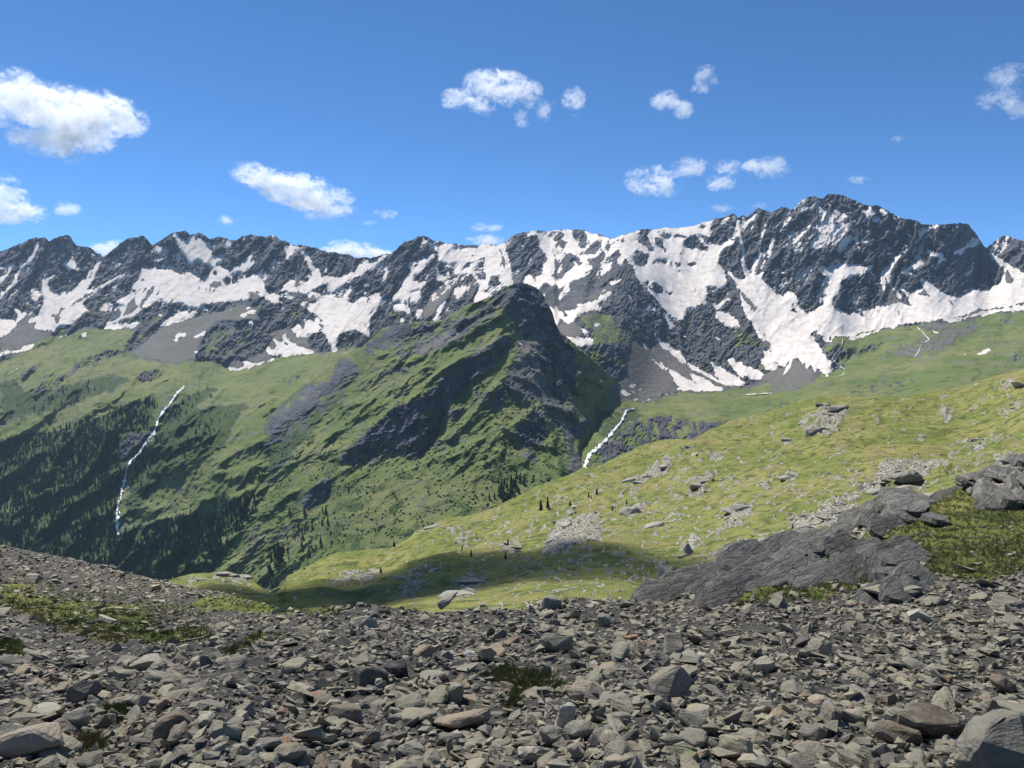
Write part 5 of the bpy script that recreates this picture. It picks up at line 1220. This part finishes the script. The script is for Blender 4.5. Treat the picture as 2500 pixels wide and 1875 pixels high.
# ------------------------------------------------------------------ grass tufts near us
def tuft_arrays(seed, n=9):
    r = random.Random(seed); V = []; F_ = []
    for i in range(n):
        a = r.uniform(0, 6.283); b = r.uniform(0.02, 0.28); x, y = math.cos(a) * b, math.sin(a) * b; w = r.uniform(0.03, 0.06); h = r.uniform(0.5, 1.0); le = r.uniform(0.1, 0.55); t = r.uniform(0, 6.283)
        k = len(V); V += [(x + w * math.cos(t), y + w * math.sin(t), -0.1), (x - w * math.cos(t), y - w * math.sin(t), -0.1), (x + math.cos(a) * le, y + math.sin(a) * le, h)]; F_.append((k, k + 1, k + 2))
    return np.array(V), np.array(F_)
def grass_material():
    N = Nodes('grass_blades'); at = N.n('Attribute', attribute_name='tint'); pos = N.n('NewGeometry').outputs['Position']
    c = N.mix(N.math('MULTIPLY', N.noise(pos, 3.0, 3), 0.7), at.outputs['Color'], (0.07, 0.085, 0.03)); m = N.finish(c, 0.8); return m
M_GRASS = grass_material(); TUFTS = [tuft_arrays(i) for i in range(8)]
out = []; tot = 0
while tot < 14000:
    u = rng.uniform(-200, 2700, 40000); v = rng.uniform(1060, 1900, 40000); ok = v > line(u, TOP_NEAR) + 2; u, v = u[ok], v[ok]; c = near_cover(u, v)
    g = np.clip(c['grass'] + c['dry'] - 0.3 * c['rock'], 0, 1); keep = rng.random(len(u)) < g * 0.7; out.append(np.stack([u[keep], v[keep], c['dry'][keep]], 1)); tot += keep.sum()
gs = np.concatenate(out)[:14000]; gp = near_point(gs[:, 0], gs[:, 1]); ng = len(gs)
dryf = np.clip(gs[:, 2:3] + 0.5 * (rng.random((ng, 1)) < 0.22) + 0.5 * sm(0.05, 0.4, fbm(gs[:, 0] / 60, gs[:, 1] / 25, 3, 610))[:, None], 0, 1)
gt = (1 - dryf) * np.array([[.125, .145, .05]]) + dryf * np.array([[.24, .185, .095]]); gt = np.concatenate([gt * rng.uniform(0.7, 1.3, (ng, 1)), np.ones((ng, 1))], 1)
go = scatter_mesh('grass', M_GRASS, TUFTS, gp, (0.07 + 0.0024 * gp[:, 1]) * rng.uniform(0.5, 1.3, ng), rng.uniform(0, 6.28, ng), rng.normal(0, .1, ng), rng.normal(0.15, .15, ng), gt)
tag(go, 'tufts of green and straw coloured grass between the near rocks', 'grass', None, 'stuff')

# ------------------------------------------------------------------ conifers
def crown_arrays(seed, tiers=6, seg=9):
    r = random.Random(seed); V = []; F_ = []
    for t in range(tiers):
        f = t / tiers; z0 = 0.10 + 0.86 * f; z1 = z0 + 0.30 * (1 - 0.45 * f); R = 0.19 * (1 - f) ** 0.85 + 0.018
        k = len(V); V.append((r.uniform(-.012, .012), r.uniform(-.012, .012), min(z1, 1.0)))
        for s in range(seg):
            a = 6.283 * (s + r.uniform(-.3, .3)) / seg; q = R * (r.uniform(0.85, 1.25) if s % 2 == 0 else r.uniform(0.45, 0.75)); V.append((q * math.cos(a), q * math.sin(a), z0 - (0.05 if s % 2 == 0 else -0.01) * r.uniform(0.5, 1.2)))
        for s in range(seg): F_.append((k, k + 1 + s, k + 1 + (s + 1) % seg))
    return np.array(V), np.array(F_)
def trunk_arrays():
    V = []; F_ = []; n = 6
    for z, R in ((-0.12, 0.028), (0.5, 0.016), (0.97, 0.004)): V += [(R * math.cos(6.283 * i / n), R * math.sin(6.283 * i / n), z) for i in range(n)]
    for k in (0, n):
        for i in range(n): F_ += [(k + i, k + (i + 1) % n, k + n + i), (k + (i + 1) % n, k + n + (i + 1) % n, k + n + i)]
    return np.array(V), np.array(F_)
def needle_material():
    N = Nodes('conifer_needles'); pos = N.n('NewGeometry').outputs['Position']; at = N.n('Attribute', attribute_name='tint'); oi = N.n('ObjectInfo')
    c = N.mix(N.noise(pos, 0.9, 4, 0.7), (0.008, 0.018, 0.009), (0.028, 0.046, 0.020)); c = N.mix(N.math('MULTIPLY', N.ramp(N.noise(pos, 0.05, 2), 0.4, 0.65), 0.5), c, (0.045, 0.078, 0.024)); return N.finish(c, 0.85)
M_NEEDLE = needle_material()
def bark():
    N = Nodes('bark'); pos = N.n('NewGeometry').outputs['Position']; return N.finish(N.mix(N.noise(pos, 3, 4), (0.05, 0.038, 0.03), (0.13, 0.105, 0.085)), 0.9)
M_BARK = bark()
CROWNS = [crown_arrays(i) for i in range(6)]; CRM = []
for V, F_ in CROWNS:
    o = raw_mesh('crown', V, F_, M_NEEDLE, None, False, link=False); CRM.append(o.data); bpy.data.objects.remove(o)
V, F_ = trunk_arrays(); o = raw_mesh('trunk', V, F_, M_BARK, None, True, link=False); TRM = o.data; bpy.data.objects.remove(o)
def add_tree(loc, h, label, group):
    e = bpy.data.objects.new('conifer_tree', None); col.objects.link(e); e.location = loc; e.rotation_euler = (0, 0, random.uniform(0, 6.28)); w = h * random.uniform(0.85, 1.2); e.scale = (w, w, h); e.empty_display_size = 0.1
    tag(e, label, 'tree', group)
    c = bpy.data.objects.new('crown', random.choice(CRM)); t = bpy.data.objects.new('trunk', TRM)
    for q in (c, t): col.objects.link(q); q.parent = e
FOREST = Raster(-220, 1620, 860, 1520, 3, ('none', 'tree'), 'none')
paint_all(FOREST, '''
A4
tree.9 -500,520 0,490 130,460 260,440 400,420 540,360 700,330 820,270 900,220 1000,210 1060,230 1040,300 1000,400 900,420 800,440 790,560 820,650 800,760 790,900 780,1100 800,1180 700,1500 -500,1500
tree.25 0,800 200,640 420,520 500,560 300,760 120,900 0,1000
tree.85 820,1110 1000,1080 1200,1000 1400,990 1450,1060 1560,900 1740,860 1730,960 1560,1180 1480,1340 1380,1420 1180,1440 700,1500 760,1300
tree.5 860,740 960,560 1100,520 1060,640 980,760 900,860
tree.35 1110,300 1250,200 1450,130 1430,200 1250,310 1150,420 1100,520 1040,480
tree.35 1300,420 1500,300 1560,340 1400,480 1200,620 1150,580
tree.3 1560,830 1700,700 1800,640 1760,760 1640,860
tree.35 300,230 420,140 560,120 620,100 700,130 560,220 420,270 260,320 150,330
tree.5 1780,1380 1840,1240 1900,1180 1940,1260 1880,1340 1840,1500 1720,1500
tree.12 1900,960 2100,900 2212,1000 2212,1250 2000,1260
A5
tree.5 1370,900 1420,800 1560,740 1660,760 1640,820 1500,890
''')
FOREST.a['tree'] = gblur(FOREST.a['tree'], 1.5)
cand = []; tot = 0
while tot < 6400:
    u = rng.uniform(-190, 1400, 20000); v = rng.uniform(880, 1500, 20000); f = FOREST.sample(FOREST.a['tree'], u, v); f = f * np.clip(0.75 + 1.6 * fbm(u / 30, v / 30, 3, 700), 0.12, 1)
    keep = rng.random(len(u)) < f ** 1.3 * 0.7; cand.append(np.stack([u[keep], v[keep]], 1)); tot += keep.sum()
ft = np.concatenate(cand)[:6400]
onmid = (ft[:, 1] + 0.72 * (ft[:, 0] - 880) - 900 > 60) & (ft[:, 1] > line(ft[:, 0], TOP_MID) + 25)
pf = far_point(ft[:, 0], ft[:, 1]); pm = mid_point(ft[:, 0], ft[:, 1]); pf = np.where((onmid & (pm[:, 1] < pf[:, 1]) | (pm[:, 1] < pf[:, 1]) & (ft[:, 1] > line(ft[:, 0], TOP_MID) + 6))[:, None], pm, pf)
hgt = rng.uniform(9, 21, len(ft))
near_ix = np.argsort(pf[:, 1]); first = near_ix[:260]
for i in first: add_tree(pf[i], hgt[i], 'dark green conifer in the lowest part of the valley forest', 'conifers at the bottom of the valley forest')
ix = near_ix[260:]; m = len(ix)
fo = scatter_mesh('forest', M_NEEDLE, [crown_arrays(40 + i, 4, 7) for i in range(6)], pf[ix], hgt[ix], rng.uniform(0, 6.28, m), np.zeros(m), np.zeros(m), np.ones((m, 4)))
tag(fo, 'dark conifer forest on the shady valley side below the high meadow', 'forest', None, 'stuff')
# single trees on the sunny hillside
HT = [(1320, 1246, 25, 'left one of a close pair of young conifers on the sunny hillside'), (1337, 1244, 28, 'right one of a close pair of young conifers on the sunny hillside'), (1392, 1240, 15, 'slim young conifer right of the close pair on the hillside'), (1437, 1222, 14, 'little conifer left of the taller one high on the hillside'), (1443, 1224, 9, 'tiny conifer touching the little one high on the hillside'),
      (1457, 1214, 18, 'dark pointed conifer high on the hillside in front of pale rubble'), (1530, 1228, 12, 'slender small conifer above the smooth pale slab'), (1495, 1248, 12, 'small conifer beside the smooth pale slab on the hillside'), (1128, 1349, 15, 'left one of two dark conifers low on the hillside'), (1150, 1361, 20, 'bushy right one of two dark conifers low on the hillside'),
      (1240, 1336, 18, 'conifer on the edge of a small rocky step'), (1234, 1361, 18, 'narrow conifer below the small rocky step'), (930, 1399, 14, 'lone small conifer on the pale slab of the far hillside'), (962, 1336, 16, 'conifer at the shaded crest of the hillside'), (1163, 1306, 8, 'tiny lone conifer on the grassy hillside'), (1270, 1265, 7, 'tiny conifer on open grass below the close pair'),
      (1935, 1298, 22, 'bright green young larch among the rubble by the dark outcrop'), (1977, 1293, 12, 'small round conifer beside the young larch in the rubble')]
for u, v, h, lab in HT:
    q = hill_point(np.array([float(u)]), np.array([float(v)]))[0]; add_tree(q - np.array([0, 0, 0.1]), h * q[1] / FPX * 1.15, lab, 'young conifers on the sunny hillside')
# dark alder bushes on the fan of the green mountain
bush = [rock_arrays(700 + i, 12, 1.0, 0.9, 0.75) for i in range(5)]
cand = []; tot = 0
while tot < 2200:
    u = rng.uniform(560, 1420, 20000); v = rng.uniform(900, 1440, 20000); ok = (v > line(u, TOP_MID) + 30) & (v + 0.72 * (u - 880) - 900 > 60); u, v = u[ok], v[ok]
    f = (0.25 * MID.sample(am['scrub'], u, v) + 0.06 * MID.sample(am['grass'], u, v)) * np.clip(0.45 + 1.8 * fbm(u / 34, v / 34, 3, 720), 0, 1); keep = rng.random(len(u)) < f; cand.append(np.stack([u[keep], v[keep]], 1)); tot += keep.sum()
bs = np.concatenate(cand)[:2200]; bp = mid_point(bs[:, 0], bs[:, 1]); m = len(bs)
bo = scatter_mesh('shrubbery', M_NEEDLE, bush, bp, rng.uniform(2.5, 6.5, m), rng.uniform(0, 6.28, m), np.zeros(m), np.zeros(m), np.ones((m, 4)))
tag(bo, 'dark alder bushes dotting the lower slopes of the green mountain', 'shrubs', None, 'stuff')
print('trees', time.time() - T0)

# ------------------------------------------------------------------ falling water
def water_material():
    N = Nodes('white_water'); pos = N.n('NewGeometry').outputs['Position']; n1 = N.noise(N.vscale(pos, (0.35, 0.35, 0.07)), 1.0, 5, 0.65)
    return N.finish(N.mix(N.ramp(n1, 0.35, 0.62), (0.45, 0.48, 0.50), (0.82, 0.83, 0.84)), 0.45, n1, 1.0, 0.5, 0.4)
M_WATER = water_material()
def ribbon(name, frame, s, w0, w1, label, cat='waterfall', near=0.0035, seed=0, pt=None):
    P2 = np.array(pts(frame, s)); seg = np.r_[0, np.cumsum(np.hypot(*np.diff(P2, axis=0).T))]; n = max(12, int(seg[-1] / 2.2)); t = np.linspace(0, seg[-1], n)
    u = np.interp(t, seg, P2[:, 0]) + 1.3 * perlin(t / 9, t * 0 + seed, seed) * min(1, w0 / 3); v = np.interp(t, seg, P2[:, 1])
    w = (w0 + (w1 - w0) * t / seg[-1]) * np.clip(0.9 + 0.7 * perlin(t / 11, t * 0 + 2.2, seed + 3) + 0.2 * perlin(t / 4, t * 0 + 5.2, seed + 4), 0.45, 1.5); du = np.gradient(u); dv = np.gradient(v); L = np.hypot(du, dv); nx, ny = -dv / L, du / L
    Vs, Fs, off = [], [], 0
    for st_ in range(3 if w0 > 3 else 2):                     # a few strands that part and join again
        sh = (0.42 * w * perlin(t / 8, t * 0 + 11.3 * st_, seed + 20 + st_)) * (2.2 if st_ else 0.6); ws_ = w * (0.8 if st_ == 0 else 0.35) * np.clip(1 + (0.6 if st_ == 0 else 1.2) * perlin(t / 6, t * 0 + 3.7 * st_, seed + 30 + st_), 0.45 if st_ == 0 else 0.15, 1.6)
        rows = [(pt or far_point)(u + nx * (sh + ws_ * 0.5 * k), v + ny * (sh + ws_ * 0.5 * k), 0.0, near * (0.4 + 0.6 * b)) for k, b in ((-1, 0.0), (0, 1.0), (1, 0.0))]
        G = np.stack(rows, 1); h_, c_ = G.shape[:2]; ix = np.arange(h_ * c_).reshape(h_, c_) + off
        Vs.append(G.reshape(-1, 3)); Fs.append(np.stack([ix[1:, :-1], ix[1:, 1:], ix[:-1, 1:], ix[:-1, :-1]], -1).reshape(-1, 4)); off += h_ * c_
    ob = raw_mesh(name, np.concatenate(Vs), np.concatenate(Fs), M_WATER, None, True); tag(ob, label, cat); return ob
ribbon('waterfall', 'A4', '1245,118 1200,160 1160,220 1130,260 1100,290 1070,340 1055,390 1035,440 990,490 960,540 930,580 880,630 855,680 845,740 825,820 810,880 795,930 800,990 790,1050 795,1120', 5.0, 8.0, 'long thin white waterfall running down beside the dark forest', seed=1)
ribbon('waterfall', 'A2', '1835,1222 1790,1238 1770,1290 1730,1340 1690,1390 1650,1430 1610,1470 1575,1490 1555,1530 1545,1585', 6.0, 11.0, 'short wide waterfall plunging behind the sunny hillside', near=0.006, seed=2)
ribbon('stream', 'T8', '1060,440 1110,480 1160,540 1190,570 1110,620 1080,690 1035,757', 2.3, 2.0, 'bright meltwater stream zigzagging down the high green slope', 'stream', seed=3)
ribbon('stream', 'T8', '260,560 240,650 170,730 140,780 200,840 280,895 270,935 220,965', 1.9, 1.8, 'meltwater stream falling over a dark rock step beside the snow tongue', 'stream', seed=4)
ribbon('stream', 'T7', '1420,1168 1500,1160 1600,1152 1700,1150', 2.4, 1.6, 'thin flat stream winding over the high meadow', 'stream', seed=5)
ribbon('stream', 'A1', '45,1020 80,1000 110,980', 2.2, 1.6, 'short white rivulet on the green slope at the far left', 'stream', seed=6)
ribbon('stream', 'T7', '385,1215 330,1245 310,1262', 2.6, 2.0, 'little stream bend above the short waterfall', 'stream', seed=7)
# ------------------------------------------------------------------ clouds (real volumes high in the air)
def cloud_material(name, dens, scale, thr=0.0):
    N = Nodes(name); tc = N.n('TexCoord'); r = N.n('VectorMath', operation='LENGTH'); N.l(tc.outputs['Object'], r.inputs[0])
    pos = N.n('NewGeometry').outputs['Position']
    n1 = N.noise(N.vscale(pos, (0.75, 0.75, 1.25), (0, 0.35, 0)), scale, 7, 0.66, 0.7); n2 = N.noise(pos, scale * 4.2, 4, 0.6)
    f = N.math('ADD', r.outputs['Value'], N.math('MULTIPLY', N.math('SUBTRACT', n1, 0.5), -4.6)); f = N.math('ADD', f, N.math('MULTIPLY', N.math('SUBTRACT', n2, 0.5), -2.6))
    d = N.math('MULTIPLY', N.ramp(f, 0.82 - thr, 0.05 - thr), dens)
    # fade to nothing before the hull
    d = N.math('MULTIPLY', d, N.ramp(r.outputs['Value'], 1.0, 0.82))
    pv = N.n('VolumePrincipled'); pv.inputs['Color'].default_value = (0.995, 0.995, 0.995, 1); pv.inputs['Anisotropy'].default_value = 0.35
    N.l(d, pv.inputs['Density']); N.l(pv.outputs[0], N.out.inputs['Volume']); return N.m
M_CLOUD = cloud_material('cloud_vapour', 0.0048, 0.0050); M_WISP = cloud_material('cloud_wisp', 0.0032, 0.0062, 0.06)
bm = bmesh.new(); bmesh.ops.create_icosphere(bm, subdivisions=3, radius=1.0); me = bpy.data.meshes.new('puff'); bm.to_mesh(me); bm.free(); PUFF = {}
for k, m_ in (('c', M_CLOUD), ('w', M_WISP)):
    q = me.copy(); q.materials.append(m_); PUFF[k] = q
def cloud(label, frame_off, puffs, dist=9000.0, kind='c'):
    """puffs: centre x, y and half sizes in the strip's own units"""
    ox, k = frame_off; prepared = []
    for x, y, a, b in puffs:
        q = world_at(ox + k * x, 100 + k * y, dist); s = dist / FPX * k
        prepared.append((q, a * s * 1.28, b * s * 1.28))
    if len(prepared) == 1:
        q, a, b = prepared[0]; o = bpy.data.objects.new('cloud', PUFF[kind]); col.objects.link(o); o.location = q; o.scale = (a, (a + b) / 2, b); root = o
    else:
        root = bpy.data.objects.new('cloud', None); col.objects.link(root); c = np.mean([p[0] for p in prepared], 0); root.location = c
        for i, (q, a, b) in enumerate(prepared):
            o = bpy.data.objects.new('puff', PUFF[kind]); col.objects.link(o); o.parent = root; o.location = q - c + np.array([0, (i % 2) * 60.0, 0]); o.scale = (a, (a + b) / 2, b); o.rotation_euler = (0, 0, 0)
    tag(root, label, 'cloud', 'fair weather clouds'); return root
SA, SB = (0.0, .5651), (1250.0, .5651)
cloud('largest white cloud, ragged, at the upper left edge of the sky', SA, [(60, 250, 150, 105), (230, 290, 170, 95), (400, 320, 140, 95), (510, 330, 100, 75), (220, 425, 150, 62), (350, 400, 130, 70), (300, 480, 60, 40)])
cloud('white cloud at the left edge below the largest one', SA, [(15, 680, 80, 95), (90, 735, 90, 42), (0, 750, 90, 40)])
cloud('small puff just right of the lower left-edge cloud', SA, [(285, 725, 58, 27)])
cloud('long slanting white cloud above the left part of the ridge', SA, [(1065, 565, 70, 48), (1160, 605, 110, 52), (1265, 640, 130, 60), (1345, 665, 100, 72), (1400, 725, 115, 45), (1465, 668, 62, 32)])
cloud('little flat cloud left of the long slanting one, low over the ridge', SA, [(980, 775, 52, 19)], 11000)
cloud('tiny cloud right of the long slanting one', SA, [(1662, 748, 48, 20)])
cloud('faint scrap of cloud below the tiny one', SA, [(1592, 785, 40, 13)], 9000, 'w')
cloud('billowing cloud bank peeping from behind the ridge', SA, [(1420, 925, 60, 30), (1480, 905, 75, 42), (1560, 915, 95, 40), (1650, 925, 75, 24)], 15000)
cloud('rounded cloud showing in the notch between two left-hand peaks', SA, [(455, 905, 62, 36), (500, 890, 40, 30)], 15000)
cloud('bright compact cloud high in the middle of the sky', SA, [(2110, 195, 95, 62), (2200, 200, 85, 62), (2280, 230, 60, 55), (1975, 245, 72, 38), (2085, 285, 62, 30)])
cloud('small ragged piece under the high middle cloud', SB, [(43, 335, 36, 34)])
cloud('thin scraps right of the high middle cloud', SB, [(135, 300, 30, 46), (180, 250, 26, 18)], 9000, 'w')
cloud('small upright puff right of the high middle cloud', SB, [(265, 258, 48, 56)])
cloud('small puff in the group of four right of centre, lowest on the left', SB, [(660, 255, 58, 36)])
cloud('small ragged puff in the group of four, lowest on the right', SB, [(740, 300, 40, 36)], 9000, 'c')
cloud('smallest puff in the group of four right of centre', SB, [(810, 208, 38, 24)])
cloud('topmost thin puff in the group of four right of centre', SB, [(835, 145, 52, 34), (880, 165, 40, 20)], 9000, 'w')
cloud('ragged cloud low over the snowy saddle, leftmost of three in a row', SB, [(600, 600, 105, 54), (660, 625, 72, 40), (765, 545, 78, 38), (575, 652, 36, 18)])
cloud('middle one of three clouds in a row over the snowy saddle', SB, [(925, 545, 56, 38), (910, 600, 58, 44)])
cloud('rightmost of three clouds in a row left of the highest peak', SB, [(1110, 545, 90, 42), (1050, 535, 60, 26)])
cloud('small flat cloud above the right shoulder of the highest peak', SB, [(1492, 600, 46, 17)])
cloud('faint small cloud just above the serrated ridge', SB, [(912, 722, 48, 17)], 9000, 'w')
cloud('faint small cloud beside the highest peak, left of its summit', SB, [(1060, 712, 38, 17)], 9000, 'w')
cloud('cluster of thin clouds at the right edge of the sky', SB, [(2140, 150, 80, 42), (2120, 240, 90, 42), (2195, 290, 52, 46)], 9000, 'w')
cloud('faint speck of cloud high over the right shoulder of the peak', SB, [(1675, 422, 34, 12)], 9000, 'w')
cloud('flat cloud touching the ridge in the middle of the range', SA, [(2100, 858, 78, 20)], 13000)
cloud('thin cloud just above the flat one over the middle of the range', SA, [(2105, 805, 70, 20)], 13000, 'w')
# clouds overhead, up towards the sun, whose shadows lie on the near slope and the hollow behind it
N = Nodes('overhead_cloud'); pv = N.n('VolumePrincipled'); pv.inputs['Color'].default_value = (0.99, 0.99, 0.99, 1); pv.inputs['Density'].default_value = 0.0075; pv.inputs['Anisotropy'].default_value = 0.6
N.l(pv.outputs[0], N.out.inputs['Volume']); M_OVER = N.m
M_OVER2 = M_OVER.copy(); M_OVER2.name = 'denser_overhead_cloud'
next(n for n in M_OVER2.node_tree.nodes if n.type == 'PRINCIPLED_VOLUME').inputs['Density'].default_value = 0.02
def overhead(label, blobs, h=1250.0, seed=0, thick=0.28, mat=None):
    root = None
    for i, (cx, cy, cz, rx, ry) in enumerate(blobs):
        bm = bmesh.new(); bmesh.ops.create_icosphere(bm, subdivisions=4, radius=1.0)
        co = np.array([v.co[:] for v in bm.verts]); n_ = fbm(co[:, 0] * 1.7 + 3 * i, co[:, 1] * 1.7 + co[:, 2], 4, 900 + seed + i)
        for v, k in zip(bm.verts, n_): v.co *= 1 + 0.30 * float(k)
        m2 = bpy.data.meshes.new('puff'); bm.to_mesh(m2); bm.free(); m2.materials.append(mat or M_OVER)
        for pl in m2.polygons: pl.use_smooth = True
        L = (h - cz) / SUNV[2]; q = np.array([cx, cy, cz]) + SUNV * L
        o = bpy.data.objects.new('cloud' if len(blobs) == 1 else 'puff', m2); col.objects.link(o)
        if len(blobs) > 1 and root is None:
            root = bpy.data.objects.new('cloud', None); col.objects.link(root); root.location = q
        if root is not None: o.parent = root; o.location = q - np.array(root.location)
        else: o.location = q; root = o
        o.scale = (rx, ry, thick * (rx + ry) / 2)
    tag(root, label, 'cloud', 'fair weather clouds')
overhead('broad cloud high overhead shading the near slope', [(0, -75, -4, 150, 105), (-90, 20, -14, 62, 62)], seed=1)
overhead('small cloud high overhead shading the grassy hollow', [(-12, 185, -57, 27, 70), (-48, 150, -50, 30, 42)], seed=9, thick=2.6, mat=M_OVER2)

# ------------------------------------------------------------------ haze in the valley air
bm = bmesh.new(); bmesh.ops.create_cube(bm, size=1.0); me = bpy.data.meshes.new('haze'); bm.to_mesh(me); bm.free()
hz = bpy.data.objects.new('haze', me); col.objects.link(hz); x0, x1, y0, y1, z0, z1 = -4600, 4600, -60, 6200, -760, 960
hz.location = ((x0 + x1) / 2, (y0 + y1) / 2, (z0 + z1) / 2); hz.scale = (x1 - x0, y1 - y0, z1 - z0)
N = Nodes('valley_haze'); pv = N.n('VolumePrincipled'); pv.inputs['Color'].default_value = (0.55, 0.75, 1.0, 1); pv.inputs['Density'].default_value = 2.3e-5; pv.inputs['Anisotropy'].default_value = 0.2
N.l(pv.outputs[0], N.out.inputs['Volume']); me.materials.append(N.m); tag(hz, 'thin blue haze in the valley air', 'haze', None, 'stuff')
print('done', time.time() - T0)
